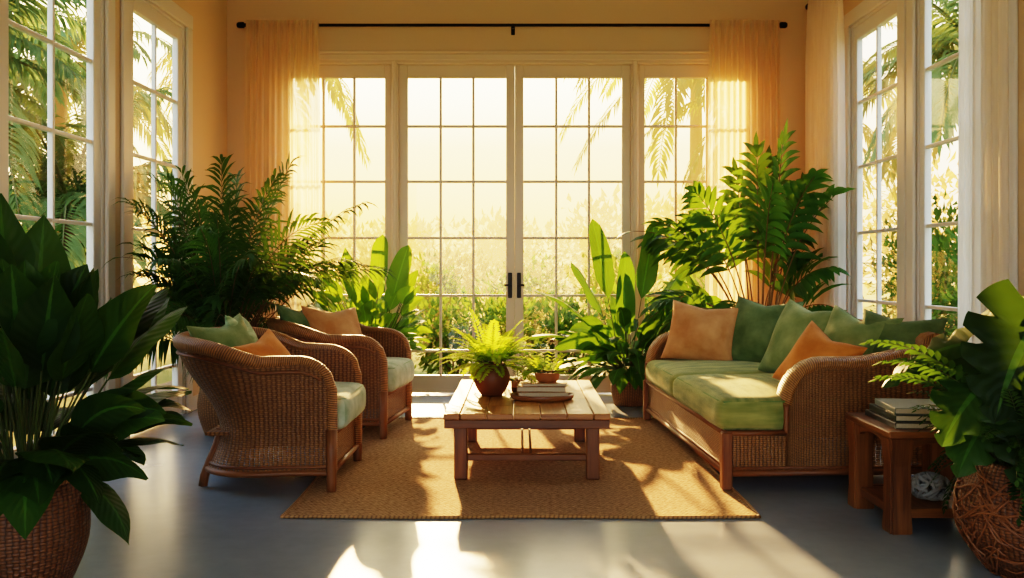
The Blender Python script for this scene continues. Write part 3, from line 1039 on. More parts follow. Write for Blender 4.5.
# tray with books, small pots
tray = MB()
P = [(0.001, 0), (.165, 0), (.178, .010), (.182, .030), (.176, .031), (.170, .014), (.001, .013)]
tray.lathe(P, 44)
o = tray.build('wooden_tray', M['tray']); o.location = (.125, 4.98, TZ); o.scale = (1, .72, 1)
tag(o, 'oval wooden tray under the books on the coffee table', 'tray')
def book(label, loc, rz, w, d, t, cover, group, paper=None):
    r = thing('book', label, 'book', loc, rz, group)
    m = MB()
    m.box(-w / 2, w / 2, -d / 2, d / 2, 0, .003, .001); m.box(-w / 2, w / 2, -d / 2, d / 2, t - .003, t, .001)
    m.box(-w / 2, -w / 2 + .004, -d / 2, d / 2, .003, t - .003, .001)
    m.build('cover', cover, r)
    m = MB(); m.box(-w / 2 + .0045, w / 2 - .004, -d / 2 + .004, d / 2 - .004, .0032, t - .0032, 0); m.build('pages', paper or M['paper'], r)
    return r
g = 'books on the coffee table tray'
z = TZ + .0135
book('thick tan book lowest on the coffee table tray', (.13, 4.98, z), .02, .285, .155, .034, M['book_e'], g)
book('brown book in the middle of the coffee table stack', (.12, 4.985, z + .0345), -.03, .275, .15, .030, M['book_d'], g)
book('thin tan book on top of the coffee table stack', (.135, 4.985, z + .065), .05, .25, .14, .017, M['book_e'], g)
zt = z + .0825
bw = thing('potted_herb', 'small leafy plant in a shallow terracotta bowl on the books', 'potted plant', (.155, 4.99, zt))
m = MB(); m.lathe([(.001, 0), (.05, 0), (.066, .02), (.074, .052), (.076, .056), (.070, .056), (.064, .045)], 32); m.build('bowl', M['terra'], bw)
soil_disc(.062, .042).build('soil', M['soil'], bw)
def herb(root, n, L, spread, z0, mat, seed, lw=.024):
    rr = random.Random(seed)
    lf, st = MB(), MB()
    for k in range(n):
        a = rr.random() * 2 * PI; el = math.radians(rr.uniform(15, 85))
        d = V((math.cos(a) * math.cos(el), math.sin(a) * math.cos(el), math.sin(el)))
        Pp, T = spine((spread * math.cos(a) * .5, spread * math.sin(a) * .5, z0), d, L * rr.uniform(.6, 1.1), rr.uniform(.2, 1.1), 6)
        st.tube(Pp, .0014, 4)
        for q in range(2, 7):
            for sg in (-1, 1):
                s_ = hside(T[q])
                dd = T[q] * .5 + s_ * sg + V((0, 0, .3))
                lf.blade(Pp[q], dd, hside(dd), lw * 1.7 * rr.uniform(.7, 1.2), lw, .5, 3, ovate, .2, rr.random())
    lf.build('foliage', mat, root); st.build('stem', M['stem'], root)
herb(bw, 26, .12, .07, .045, M['lf_fern'], 4)
sp = thing('potted_seedling', 'small plant in a dark cup with a terracotta rim beside the books', 'potted plant', (-.005, 5.22, TZ))
m = MB(); m.lathe([(.001, 0), (.040, 0), (.046, .02), (.050, .075), (.045, .075), (.043, .06)], 28); m.build('pot', M['terra'], sp)
m = MB(); m.lathe([(.0415, .001), (.0475, .02), (.0495, .036), (.0475, .037)], 28); m.build('dark_band', M['dark_pot'], sp)['label'] = 'dark lower half of the cup'
soil_disc(.042, .06).build('soil', M['soil'], sp)
herb(sp, 22, .13, .05, .062, M['lf_bright'], 9, .022)

# ================================================================ SIDE TABLE with books
stb = thing('side_table', 'reddish wooden side table beside the sofa', 'side table', (1.745, 3.87, 0))
ax, ay, az = .225, .25, .425
m = MB(); m.box(-ax, ax, -ay, ay, az - .03, az, .005); m.build('table_top', M['teak'], stb)
for sx in (-1, 1):
    for sy in (-1, 1):
        m = MB()
        c = V((sx * (ax - .055), sy * (ay - .055)))
        # leg a little wider at the top and foot
        bm = bmesh.new(); prev = None; rings = []
        for z_, w in ((0, .046), (.02, .047), (.10, .043), (.28, .043), (.36, .05), (.394, .052)):
            ring = [bm.verts.new((c.x + a * w, c.y + b_ * w, z_)) for a, b_ in ((-1, -1), (1, -1), (1, 1), (-1, 1))]
            rings.append(ring)
        for i in range(len(rings) - 1):
            for k in range(4): bm.faces.new([rings[i][k], rings[i][(k + 1) % 4], rings[i + 1][(k + 1) % 4], rings[i + 1][k]])
        bm.faces.new(rings[0][::-1]); bm.faces.new(rings[-1])
        bmesh.ops.bevel(bm, geom=[e for e in bm.edges if abs((e.verts[0].co - e.verts[1].co).z) > .015], offset=.008, segments=2, affect='EDGES')
        vs_d = V((.1, .1, .4))
        for v in bm.verts: pass
        m.from_bm(bm, V((0, 0, 0)), None, vs_d); m.build('leg', M['teak'], stb)
m = MB()
def apron(p0, p1, th):
    p0, p1 = V(p0), V(p1); d = (p1 - p0); n_ = V((-d.y, d.x, 0)).normalized() * th
    pts = 14
    top = [p0 + d * (k / pts) + V((0, 0, az - .031)) for k in range(pts + 1)]
    bot = [p0 + d * (k / pts) + V((0, 0, az - .085 + .035 * math.sin(PI * k / pts) ** .6)) for k in range(pts + 1)]
    for sgn in (0, 1):
        vs = [p + n_ * (sgn - .5) for p in top] + [p + n_ * (sgn - .5) for p in bot]
        fs = [[k, k + 1, pts + 2 + k, pts + 1 + k] for k in range(pts)]
        m.add(vs, fs if sgn else [f[::-1] for f in fs], [(v.x + v.y, v.z) for v in vs], False)
    vs = [p - n_ * .5 for p in bot] + [p + n_ * .5 for p in bot]
    m.add(vs, [[k, k + 1, pts + 2 + k, pts + 1 + k] for k in range(pts)], [(v.x, v.y) for v in vs], False)
for sg in (-1, 1):
    apron((-ax + .1, sg * (ay - .04), 0), (ax - .1, sg * (ay - .04), 0), .022)
    apron((sg * (ax - .04), -ay + .1, 0), (sg * (ax - .04), ay - .1, 0), .022)
m.build('apron', M['teak'], stb)
m = MB(); m.box(-ax + .05, ax - .05, -ay + .05, ay - .05, .075, .095, .003)
for sg in (-1, 1):
    m.box(-ax + .1, ax - .1, sg * (ay - .05) - .014, sg * (ay - .05) + .014, .06, .10, .003)
    m.box(sg * (ax - .05) - .014, sg * (ax - .05) + .014, -ay + .1, ay - .1, .06, .10, .003)
m.build('lower_shelf', M['teak'], stb)
g = 'books on the side table'
book('large dark book lowest on the side table', (1.765, 3.86, az), -.04, .37, .36, .026, M['book_c'], g)
book('dark green book in the middle of the side table stack', (1.765, 3.87, az + .0265), -.06, .34, .33, .026, M['book_b'], g)
book('grey green book on top of the side table stack', (1.745, 3.875, az + .053), -.10, .27, .29, .026, M['book_a'], g)
# tangled white ornament on the lower shelf
orn = MB(); rr = random.Random(3)
for k in range(46):
    ax_ = V((rr.gauss(0, 1), rr.gauss(0, 1), rr.gauss(0, 1))).normalized()
    u_ = ax_.orthogonal().normalized(); w_ = ax_.cross(u_)
    a0 = rr.random() * 6; span = rr.uniform(1.2, 3)
    rad_ = rr.uniform(.8, 1.0)
    pth = []
    for q in range(9):
        a = a0 + span * q / 8
        p = (u_ * math.cos(a) + w_ * math.sin(a)) * rad_
        pth.append(V((p.x * .105, p.y * .09, max(.008, p.z * .075 + .075))))
    orn.tube(pth, rr.uniform(.006, .012), 6)
o = orn.build('coral_ornament', M['white']); o.location = (1.77, 3.80, .0955); o.scale = (.8, .8, .8)
tag(o, 'white knobbly ornament on the lower shelf of the side table', 'ornament')

# ================================================================ POTTED PLANTS
def basket(root, h, r0, r1, r2, mat, name='basket', seg=44):
    m = MB(); m.lathe(pot_lathe(h, r0, r1, r2, .016), seg); p = m.build(name, mat, root)
    m = MB(); m.tube([V((r2 * math.cos(2 * PI * k / 32), r2 * math.sin(2 * PI * k / 32), h)) for k in range(32)], .011, 8, closed=True)
    m.build('rim', M['cane'], p)
    soil_disc(r2 - .018, h * .88).build('soil', M['soil'], root)

def leafy(root, specs, z0, mat, stemmat, seed, base_r=.05, lim=None):
    """specs: (azimuth deg, elevation deg, petiole, leaf length, width, droop, profile)"""
    rr = random.Random(seed)
    lf, st = MB(), MB()
    for (az_, el, pet, L, W, dr, prof) in specs:
        a = math.radians(az_); e = math.radians(el)
        d = V((math.cos(a) * math.cos(e), math.sin(a) * math.cos(e), math.sin(e)))
        p0 = V((base_r * math.cos(a) * rr.random(), base_r * math.sin(a) * rr.random(), z0))
        Pp, T = spine(p0, d, pet, dr * .35, 8)
        for _ in range(12):
            if lim is None or lim(Pp[-1] + T[-1] * L * .8): break
            d = V((d.x * .84, d.y * .95, d.z)); L *= .98; pet *= .93
            Pp, T = spine(p0, d, pet, dr * .35, 8)
        st.tube(Pp, lambda t: .006 * (1 - .45 * t), 6)
        side = hside(T[-1])
        if rr.random() < (.7 if el > 72 else .4):     # blade turned on its stalk, broad side to the room
            sx = V((1, 0, 0)) - T[-1] * T[-1].x
            if sx.length > .25: side = sx.normalized()
        rot = Quaternion(T[-1], rr.uniform(-.5, .5))
        side = rot @ side
        lf.blade(Pp[-1], T[-1], side, L, W, dr, 12, prof, .22, rr.random(), .035, 3)
    f = lf.build('foliage', mat, root); s_ = st.build('stem', stemmat, root)
    return f

def fan(n, els, pets, Ls, Ws, drs, prof, seed, az=(0, 360)):
    rr = random.Random(seed); out = []
    for k in range(n):
        a = az[0] + (az[1] - az[0]) * ((k * .618) % 1) + rr.uniform(-12, 12)
        out.append((a, rr.uniform(*els), rr.uniform(*pets), rr.uniform(*Ls), rr.uniform(*Ws), rr.uniform(*drs), prof))
    return out

# big leafy plant in the left foreground
pl = thing('potted_peace_lily', 'large dark leafy plant in a brown wicker basket in the foreground', 'potted plant', (-1.70, 3.02, 0))
basket(pl, .385, .14, .205, .185, M['basket'])
sp_ = fan(34, (50, 84), (.30, .58), (.30, .40), (.19, .26), (.3, .9), ovate, 5)
sp_ += fan(40, (28, 60), (.18, .36), (.26, .36), (.16, .22), (.7, 1.4), ovate, 6)
sp_ += [(100, 80, .52, .44, .24, .1, ovate), (170, 78, .58, .44, .24, .2, ovate), (140, 84, .60, .42, .24, .2, ovate), (10, 48, .34, .34, .15, .8, ovate), (-8, 40, .32, .34, .14, 1.3, ovate),
        (30, 35, .34, .34, .15, 1.0, ovate), (-30, 35, .26, .32, .15, 1.5, ovate), (5, 14, .2, .30, .14, 2.0, ovate), (-60, 35, .3, .36, .17, 1.4, ovate), (-95, 40, .3, .36, .17, 1.4, ovate),
        (60, 60, .5, .38, .2, .6, ovate), (25, 58, .46, .4, .19, .8, ovate), (-70, 62, .44, .36, .2, .7, ovate), (-40, 70, .5, .36, .2, .5, ovate)]
leafy(pl, sp_, .35, M['lf_dark'], M['stem'], 21, .09, lambda q: q.x < .40 and (q.z < 1.10 - .25 * max(0, q.x) or q.x < -.03))

# monstera and fern in the twig basket, right foreground
pr = thing('potted_monstera', 'dark split-leaf plant with ferns in a round twig basket beside the side table', 'potted plant', (1.83, 3.17, 0))
prof = pot_lathe(.40, .12, .235, .175, .02)
m = MB(); m.lathe(prof, 40); tb = m.build('basket', M['basket'], pr)
m = MB(); rr = random.Random(8)
def prof_r(z):
    t = max(0, min(1, z / .40))
    return (.12 + .115 * math.sin(t / .55 * PI / 2)) if t < .55 else (.235 - .06 * (1 - math.cos((t - .55) / .45 * PI / 2)))
for k in range(230):
    a = rr.random() * 2 * PI; z_ = rr.uniform(.01, .34); da = rr.uniform(.25, .9) * rr.choice((-1, 1)); dz = rr.uniform(-.20, .20)
    pth = []
    for q in range(9):
        t = q / 8; zz = max(.008, min(.395, z_ + dz * t + .012 * math.sin(6 * t + k)))
        r_ = prof_r(zz) + .003 + .006 * math.sin(PI * t)
        pth.append(V((r_ * math.cos(a + da * t), r_ * math.sin(a + da * t), zz)))
    m.tube(pth, rr.uniform(.0025, .0048), 5)
m.build('twig_weave', M['pole'], tb)
soil_disc(.155, .35).build('soil', M['soil'], pr)

def monstera_leaf(lf, p, d, side, L, W, tint):
    """heart-shaped blade cut into lobes on both edges"""
    p = V(p); d = V(d).normalized(); n = 40
    vs, uv, fs = [], [], []
    for i in range(n + 1):
        t = i / n
        w = W / 2 * (max(0, math.sin(PI * min(1, (t * .9 + .1) ** .6))) ** .7 if t < 1 else 0)
        nr = side.cross(d)
        for k in range(7):
            q = (k - 3) / 3
            cut = 0
            if t > .18:
                ph = math.sin((t * 6.2 + (.35 if q > 0 else 0)) * 2 * PI * .8)
                cut = .42 * max(0, ph) ** 1.5
            ww = w * (1 - cut * max(0, abs(q) - .33) / .67)
            back = -.16 * L * abs(q) ** 1.5 * (1 - t) ** 2
            fwd = .10 * L * abs(q)
            vs.append(p + side * (q * ww) + d * (back + fwd * t) + nr * (.18 * w * abs(q) - .10 * L * t * t))
            uv.append(((q + 1) / 2, t))
        p = p + d * (L / n)
        d = (d + V((0, 0, -.9 / n))).normalized()
        side = (side - d * side.dot(d)).normalized()
    for i in range(n):
        for k in range(6):
            a = i * 7 + k
            fs.append([a, a + 1, a + 8, a + 7])
    lf.add(vs, fs, uv, True, tint)
lf, st = MB(), MB(); rr = random.Random(31)
# (tip of the stalk x, y, z), blade direction, facing, length, width
ms = [((.02, -.06, .93), (-.55, -.15, -.55), (-.1, -1, .55), .40, .42), ((.16, -.02, .98), (.5, -.2, -.5), (.2, -1, .6), .36, .36), ((-.14, -.04, .72), (-.8, -.3, -.4), (-.3, -.8, .9), .32, .30),
      ((.06, .10, 1.00), (-.2, .5, -.1), (0, -.7, 1), .34, .32), ((-.05, -.14, .62), (-.35, -.5, -.75), (-.2, -1, .4), .32, .30), ((.18, -.12, .76), (.3, -.5, -.7), (.2, -1, .4), .34, .32),
      ((.05, -.18, .70), (-.05, -.6, -.8), (0, -1, .5), .34, .34), ((-.16, .12, .82), (-.7, .5, -.2), (-.4, -.5, 1), .32, .28), ((.25, .08, .84), (.6, .4, -.3), (.4, -.5, 1), .32, .28),
      ((-.10, .02, .60), (-.7, -.2, -.6), (-.5, -.8, .6), .28, .26), ((.14, -.2, .58), (.2, -.6, -.8), (.1, -1, .3), .28, .28)]
for (tip, dd, nn, L, W) in ms:
    tip, dd, nn = V(tip), V(dd).normalized(), V(nn).normalized()
    p0 = V((tip.x * .25, tip.y * .25, .36))
    ctl = V((tip.x * .4, tip.y * .4, .36 + (tip.z - .36) * .8))
    Pp = [p0 * (1 - t) ** 2 + ctl * (2 * t * (1 - t)) + tip * t * t for t in [k / 8 for k in range(9)]]
    st.tube(Pp, lambda t: .008 * (1 - .4 * t), 6)
    sd_ = dd.cross(nn).normalized() * -1
    monstera_leaf(lf, tip, dd, sd_, L, W, rr.random())
lf.build('foliage', M['lf_dark'], pr); st.build('stem', M['stem'], pr)
lf, st = MB(), MB()
for k in range(95):
    a = k * 2.399; el = math.radians(rr.uniform(15, 80))
    d = V((math.cos(a) * math.cos(el), math.sin(a) * math.cos(el), math.sin(el)))
    frond(lf, st, (.08 * math.cos(a), .08 * math.sin(a), .36), d, rr.uniform(.28, .50), rr.uniform(1.3, 2.6), 16, .06, .016, .2, 75, 50, .4, .0025, .1, rr.random(), lance, 2, rr.uniform(-.4, .4),
          lambda q: q.x < .56 and (q.x > -.20 or q.z > .52) and q.x > -.34)
for (a, el, L) in ((172, 70, .74), (184, 68, .70), (166, 66, .62)):   # long drooping sprays reaching over the side table
    a, el = math.radians(a), math.radians(el)
    d = V((math.cos(a) * math.cos(el), math.sin(a) * math.cos(el), math.sin(el)))
    frond(lf, st, (.03 * math.cos(a), .03 * math.sin(a), .37), d, L, 1.75, 18, .085, .026, .35, 70, 40, .5, .003, .1, .6, ovate, 3, .5)
lf.build('fern_foliage', M['lf_fern_d'], pr)['label'] = 'feathery dark fern fronds'; st.build('fern_stem', M['stem'], pr)

# feathery palm behind the armchairs
pp = thing('potted_palm', 'feathery dark palm in a tan basket behind the front armchair', 'potted plant', (-1.97, 5.86, 0))
basket(pp, .36, .12, .17, .13, M['basket_light'])
lf, st = MB(), MB(); rr = random.Random(41)
for k in range(70):
    a = k * 2.399 + rr.uniform(-.2, .2)
    hi = k < 26
    el = math.radians(rr.uniform(62, 86) if hi else rr.uniform(45, 78))
    d = V((math.cos(a) * math.cos(el), math.sin(a) * math.cos(el) * .8, math.sin(el)))
    L = rr.uniform(1.2, 1.55) if hi else rr.uniform(.8, 1.3)
    frond(lf, st, (.07 * math.cos(a), .07 * math.sin(a), .33), d, L, rr.uniform(1.3, 2.1) if hi else rr.uniform(1.6, 2.9), 22, rr.uniform(.26, .34), .020, .42, 58, 20, 1.7, .006, .25, None, lance, 4,
          rr.uniform(-1.0, 1.0), lambda q: q.x > -.45 and q.y < 1.3 and not (q.x > .22 and q.z < .98 and q.y < .85))
lf.build('foliage', M['lf_palm'], pp); st.build('stem', M['brown_stem'], pp)

# broad glossy palm behind the sofa
pq = thing('potted_palm', 'tall glossy broad-leaved palm behind the sofa in the corner', 'potted plant', (1.88, 6.90, 0))
basket(pq, .40, .13, .18, .15, M['basket'])
lf, st = MB(), MB(); rr = random.Random(47)
for k in range(28):
    a = k * 2.399 + .4
    if k < 4: a = (1.2, 2.0, -1.3, -1.9)[k]
    if k < 4: el, L, dr = rr.uniform(80, 88), rr.uniform(1.5, 1.72), rr.uniform(.4, .8)
    elif k < 17: el, L, dr = rr.uniform(68, 80), rr.uniform(1.25, 1.55), rr.uniform(1.5, 2.3)
    else: el, L, dr = rr.uniform(58, 74), rr.uniform(.95, 1.25), rr.uniform(1.8, 2.8)
    el = math.radians(el)
    d = V((math.cos(a) * math.cos(el), math.sin(a) * math.cos(el) * .6, math.sin(el)))
    frond(lf, st, (.08 * math.cos(a), .08 * math.sin(a), .36), d.normalized(), L, dr, 10, rr.uniform(.30, .38), .058, .58, 66, 24, 1.1, .010, .12, None, lance, 5,
          rr.uniform(-.4, .4) if k < 4 else rr.choice((-1, 1)) * rr.uniform(.3, 1.2), (-.95, .47, .47))
lf.build('foliage', M['lf_palm2'], pq); st.build('stem', M['brown_stem'], pq)

# upright paddle-leaved plant at the doors
pb = thing('potted_calathea', 'upright paddle-leaved green plant in a wicker pot by the french doors', 'potted plant', (.875, 7.08, 0))
basket(pb, .27, .115, .145, .14, M['basket_light'], 'wicker_pot')
sp_ = [(165, 80, .62, .66, .19, .15, paddle), (35, 78, .62, .66, .19, .15, paddle), (100, 86, .50, .50, .16, .1, paddle), (250, 82, .36, .48, .17, .2, paddle),
       (185, 58, .50, .54, .18, .8, paddle), (170, 42, .46, .50, .17, 1.0, paddle), (0, 56, .46, .52, .17, .8, paddle), (-12, 42, .40, .46, .16, 1.0, paddle),
       (215, 46, .40, .46, .16, 1.1, paddle), (320, 48, .36, .44, .16, 1.0, paddle), (190, 28, .36, .44, .16, 1.2, paddle), (178, 70, .52, .5, .16, .5, paddle), (10, 68, .52, .5, .16, .5, paddle)]
sp_ += fan(96, (22, 76), (.12, .45), (.22, .34), (.10, .145), (.8, 1.7), ovate, 16)
leafy(pb, sp_, .24, M['lf_mid'], M['stem'], 22, .06)

# bushy light green plant behind the farther armchair
pk = thing('potted_philodendron', 'bushy bright green plant standing behind the farther armchair', 'potted plant', (-1.20, 7.08, 0))
basket(pk, .28, .12, .15, .14, M['basket'], 'wicker_pot')
sp_ = [(150, 80, .66, .38, .17, .3, ovate), (30, 76, .62, .46, .18, .3, paddle), (70, 82, .70, .44, .17, .2, paddle), (230, 78, .6, .36, .18, .3, ovate)]
sp_ += fan(100, (25, 82), (.20, .70), (.18, .28), (.09, .14), (.6, 1.4), ovate, 18)
leafy(pk, sp_, .25, M['lf_bright'], M['stem'], 23, .07, lambda q: q.x < .40)

# ================================================================ GARDEN
b = MB(); b.box(-45, 45, -30, 75, -.30, -.20, 0)
struct(b.build('ground', M['lawn']), 'garden lawn')
b = MB(); b.box(-3.6, 3.6, YB + WT + .02, 9.2, -.199, -.06, .01)
struct(b.build('path', M['patio']), 'stone patio outside the french doors')

def shrub(label, x, y, rx, ry, h, n, size, mat, seed, group, z0=-.2, name='garden_shrub'):
    rr = random.Random(seed)
    root = thing(name, label, 'shrub', (x, y, z0), 0, group)
    lf, st = MB(), MB()
    blobs = [(rr.uniform(-.45, .45) * rx, rr.uniform(-.45, .45) * ry, h * rr.uniform(.30, .72), rr.uniform(.45, .75)) for _ in range(7)]
    for k in range(n):
        bx_, by_, bz, bs = blobs[k % 7]
        v = V((rr.gauss(0, 1), rr.gauss(0, 1), rr.gauss(0, 1))).normalized()
        r_ = rr.random() ** .4
        p = V((bx_ + v.x * r_ * rx * bs, by_ + v.y * r_ * ry * bs, max(.02, bz + v.z * r_ * h * .42 * bs * 1.4)))
        d = (v + V((rr.gauss(0, .6), rr.gauss(0, .6), rr.gauss(0, .5)))).normalized()
        lf.quickleaf(p, d, hside(d), size * rr.uniform(.7, 1.4), size * .5 * rr.uniform(.7, 1.3), rr.random())
    for q in range(6):
        bx_, by_, bz, bs = blobs[q]
        st.tube([V((bx_ * .1, by_ * .1, 0)), V((bx_ * .6, by_ * .6, bz * .6)), V((bx_, by_, bz))], lambda t: .03 * (1 - .7 * t) * h * .5, 5)
    lf.build('foliage', mat, root); st.build('stem', M['bark'], root)
    return root

def palm(label, x, y, h, nf, L, mat, seed, lean=(0, 0), group='garden palms', lw=.05, ll=.6, el=(-20, 70)):
    rr = random.Random(seed)
    root = thing('garden_palm', label, 'palm tree', (x, y, -.2), 0, group)
    tr = MB()
    top = V((lean[0], lean[1], h))
    tr.tube([V((lean[0] * (k / 8) ** 2, lean[1] * (k / 8) ** 2, h * k / 8)) for k in range(9)], lambda t: .15 - .05 * t, 10)
    tr.build('trunk', M['bark'], root)
    lf, st = MB(), MB()
    for k in range(nf):
        a = k * 2.399; e = math.radians(rr.uniform(*el))
        d = V((math.cos(a) * math.cos(e), math.sin(a) * math.cos(e), math.sin(e)))
        frond(lf, st, top, d, L * rr.uniform(.8, 1.1), rr.uniform(1.2, 2.2), 40, ll, lw, .12, 70, 35, 1.8, .02, .1, None, lance, 3)
    lf.build('frond', mat, root); st.build('rib', M['stem'], root)
    return root

# beyond the french doors
g = 'green shrubs just outside the french doors'
for i, (x, y, h, mt, n) in enumerate([(-2.35, 9.3, 1.2, 'out_near', 1100), (-1.55, 9.5, 1.25, 'out_near', 1100), (-.75, 9.9, 1.0, 'out_near', 900), (-.05, 9.5, .95, 'out_near', 900),
                                     (.62, 9.8, 1.0, 'out_dark', 900), (1.3, 9.5, 1.15, 'out_near', 1000), (2.05, 9.4, 1.3, 'out_near', 1100), (2.9, 9.9, 1.5, 'out_dark', 1100)]):
    shrub('low green shrub seen through the lower door panes', x, y, .55, .45, h, n, .12, M[mt], 60 + i, g)
for i, (x, y, h) in enumerate([(-4.2, 12.6, 1.7), (-2.7, 12.9, 1.55), (-1.3, 12.5, 1.45), (.1, 13.0, 1.4), (1.5, 12.6, 1.5), (2.9, 12.9, 1.7), (4.2, 12.5, 1.9)]):
    shrub('soft green shrub in the haze behind the front row of shrubs', x, y, .85, .6, h, 1500, .11, M['out_near'], 180 + i, 'shrubs behind the front row')
g = 'haze-tinted shrubs in the middle of the garden'
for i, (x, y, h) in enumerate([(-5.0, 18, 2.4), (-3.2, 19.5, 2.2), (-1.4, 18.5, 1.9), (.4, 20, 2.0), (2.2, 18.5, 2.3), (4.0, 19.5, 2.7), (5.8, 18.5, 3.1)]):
    shrub('pale haze-tinted shrub in the middle of the garden', x, y, 1.2, .9, h, 1100, .17, M['out_mid'], 80 + i, g)
g = 'far trees tinted with golden haze on the horizon'
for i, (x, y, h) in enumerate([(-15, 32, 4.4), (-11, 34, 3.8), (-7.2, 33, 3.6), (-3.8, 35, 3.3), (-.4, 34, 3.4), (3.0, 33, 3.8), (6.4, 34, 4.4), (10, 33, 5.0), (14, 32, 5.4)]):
    shrub('tree tinted with golden haze far off at the end of the garden', x, y, 2.8, 2, h, 1000, .42, M['out_far'], 100 + i, g, name='garden_tree')
palm('palm beyond the sofa side french door with drooping fronds', 3.2, 16.0, 5.2, 34, 3.2, M['out_palm'], 3)
palm('palm whose fronds hang into view beside the cream curtain', -4.5, 16.2, 5.6, 32, 2.9, M['out_palm'], 5)
palm('palm filling the sidelight next to the sofa end curtain', 4.5, 14.9, 4.1, 34, 2.7, M['out_palm'], 7)

# garden beside the left windows
g = 'leafy shrubs outside the side door and window'
for i, (x, y, h, mt) in enumerate([(-4.4, 6.6, 1.7, 'out_dark'), (-4.9, 8.2, 1.9, 'out_dark'), (-5.4, 9.8, 2.1, 'out_dark'), (-6.3, 11.4, 2.4, 'out_dark'), (-7.2, 13.2, 2.6, 'out_dark'), (-4.2, 5.4, 1.5, 'out_dark'), (-6.6, 8.6, 2.6, 'out_dark'), (-8.6, 11.5, 3.4, 'out_mid')]):
    shrub('leafy shrub outside the side door and window', x, y, .95, .95, h, 1500, .13, M[mt], 130 + i, g)
palm('garden palm outside the side window with arching fronds', -5.6, 8.4, 3.4, 24, 2.3, M['out_palm_cool'], 11, el=(-10, 65))
palm('garden palm outside the side door', -6.6, 12.6, 4.2, 24, 2.6, M['out_palm_cool'], 13)
palm('young garden palm between the shrubs outside the side window', -4.9, 9.6, 1.9, 20, 2.0, M['out_palm_cool'], 17, el=(15, 80))

# garden beside the right windows
g = 'dark hedge shrubs outside the windows behind the sofa'
for i, (x, y, h, mt) in enumerate([(4.6, 8.4, 1.7, 'out_dark'), (4.9, 9.8, 1.8, 'out_dark'), (5.4, 11.2, 2.0, 'out_dark'), (5.9, 12.8, 2.2, 'out_dark'), (4.4, 7.0, 1.5, 'out_dark')]):
    shrub('dark green hedge shrub outside the windows behind the sofa', x, y, .95, .95, h, 1500, .12, M[mt], 150 + i, g)
palm('garden palm outside the windows behind the sofa', 5.6, 10.8, 3.9, 22, 2.2, M['out_palm_cool'], 19)
palm('farther garden palm outside the windows behind the sofa', 7.6, 14.0, 4.6, 22, 2.4, M['out_palm_cool'], 23)

b = MB(); b.box(-9, 9, 11.2, 36, -.19, 6, 0)
t = NT('self_glowing_haze')
em = t.n('Emission', {'Color': (1, .45, .10, 1), 'Strength': .15})  # volume emits the golden glow itself, in place of scattered sunlight
ab = t.n('VolumeAbsorption', {'Color': (0, 0, 0, 1), 'Density': .06})
t.t.links.new(t.n('AddShader', {0: em.outputs[0], 1: ab.outputs[0]}).outputs[0], t.out.inputs['Volume'])
o = b.build('garden_haze', t.m)
tag(o, 'self-glowing golden haze hanging over the garden beyond the french doors', 'haze', None, 'stuff')

# ================================================================ LIGHT
SUN_AZ, SUN_EL = math.radians(-8), math.radians(18)
sd = V((math.sin(SUN_AZ) * math.cos(SUN_EL), math.cos(SUN_AZ) * math.cos(SUN_EL), math.sin(SUN_EL)))
L = bpy.data.lights.new('sun', 'SUN'); L.energy = 43; L.color = (1, .49, .19); L.angle = math.radians(1.2)
o = bpy.data.objects.new('sun', L); C.objects.link(o); o.rotation_euler = sd.to_track_quat('Z', 'Y').to_euler(); o.location = sd * 30

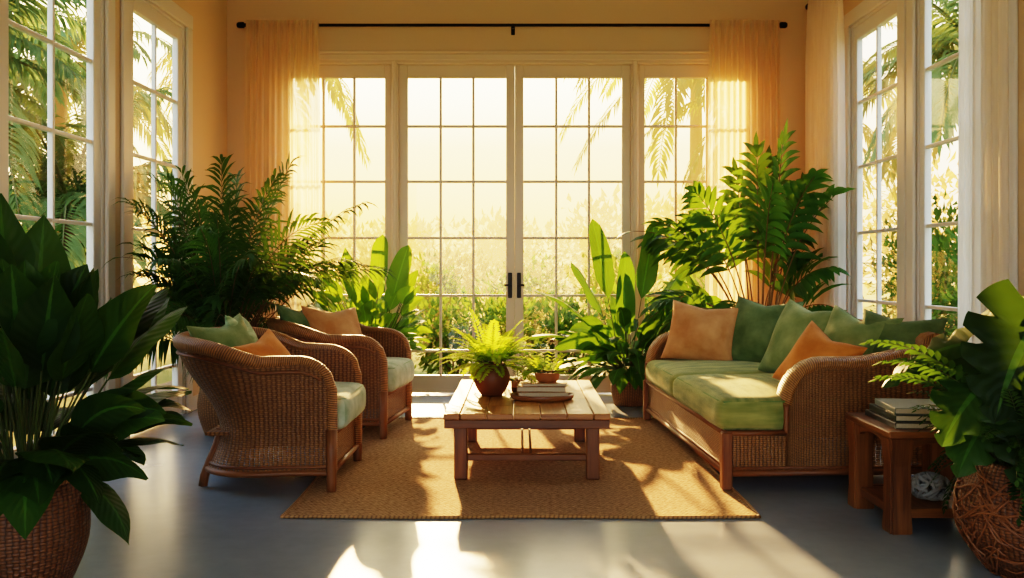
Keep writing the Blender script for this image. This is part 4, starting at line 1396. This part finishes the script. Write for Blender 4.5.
w = bpy.data.worlds.new('sky'); scene.world = w; w.use_nodes = True
nt = w.node_tree; nt.nodes.clear()
def wn(typ, ins=None, **p):
    nd = nt.nodes.new('ShaderNode' + typ)
    for k, v in p.items(): setattr(nd, k, v)
    for k, v in (ins or {}).items():
        if isinstance(v, bpy.types.NodeSocket): nt.links.new(v, nd.inputs[k])
        else: nd.inputs[k].default_value = v
    return nd
tc = wn('TexCoord').outputs['Generated']
sep = wn('SeparateXYZ', {0: tc})
dot = wn('VectorMath', {0: tc, 1: (math.sin(SUN_AZ) * math.cos(.16), math.cos(SUN_AZ) * math.cos(.16), math.sin(.16))}, operation='DOT_PRODUCT').outputs['Value']
glow = wn('MapRange', {0: dot, 1: .55, 2: 1.0, 3: 0.0, 4: 1.0}).outputs[0]
glow = wn('Math', {0: glow, 1: 2.2}, operation='POWER').outputs[0]
elev = wn('MapRange', {0: sep.outputs[2], 1: -.02, 2: .5, 3: 0.0, 4: 1.0}).outputs[0]
cr = wn('ValToRGB', {0: elev})
cr.color_ramp.elements[0].color = (.95, .88, .78, 1); cr.color_ramp.elements[1].color = (.60, .76, 1.0, 1)
e = cr.color_ramp.elements.new(.35); e.color = (.78, .88, 1.0, 1)
low = wn('MapRange', {0: sep.outputs[2], 1: .05, 2: .20, 3: 0.0, 4: 1.0}).outputs[0]
gc = wn('Mix', {0: low, 6: (3.2, 1.75, .45, 1), 7: (4.6, 3.5, 2.0, 1)}, data_type='RGBA').outputs[2]
mx = wn('Mix', {0: glow, 6: cr.outputs[0], 7: gc}, data_type='RGBA')
bg = wn('Background', {'Color': mx.outputs[2], 'Strength': 2.3})
out = wn('OutputWorld', {'Surface': bg.outputs[0]})

# ================================================================ CAMERA
cam = bpy.data.cameras.new('camera'); co = bpy.data.objects.new('camera', cam); C.objects.link(co)
co.location = (0, 0, 1.10); co.rotation_euler = (PI / 2, 0, 0)
cam.sensor_width = 36; cam.lens = 880 / 1024 * 36
cam.shift_x = -8 / 1024; cam.shift_y = -21 / 1024
cam.clip_start = .05; cam.clip_end = 300
scene.camera = co

scene.view_settings.view_transform = 'Filmic'
scene.view_settings.look = 'High Contrast'
scene.view_settings.exposure = .72
scene.cycles.use_denoising = True
scene.cycles.max_bounces = 10; scene.cycles.diffuse_bounces = 5; scene.cycles.transparent_max_bounces = 24
scene.cycles.sample_clamp_indirect = 6
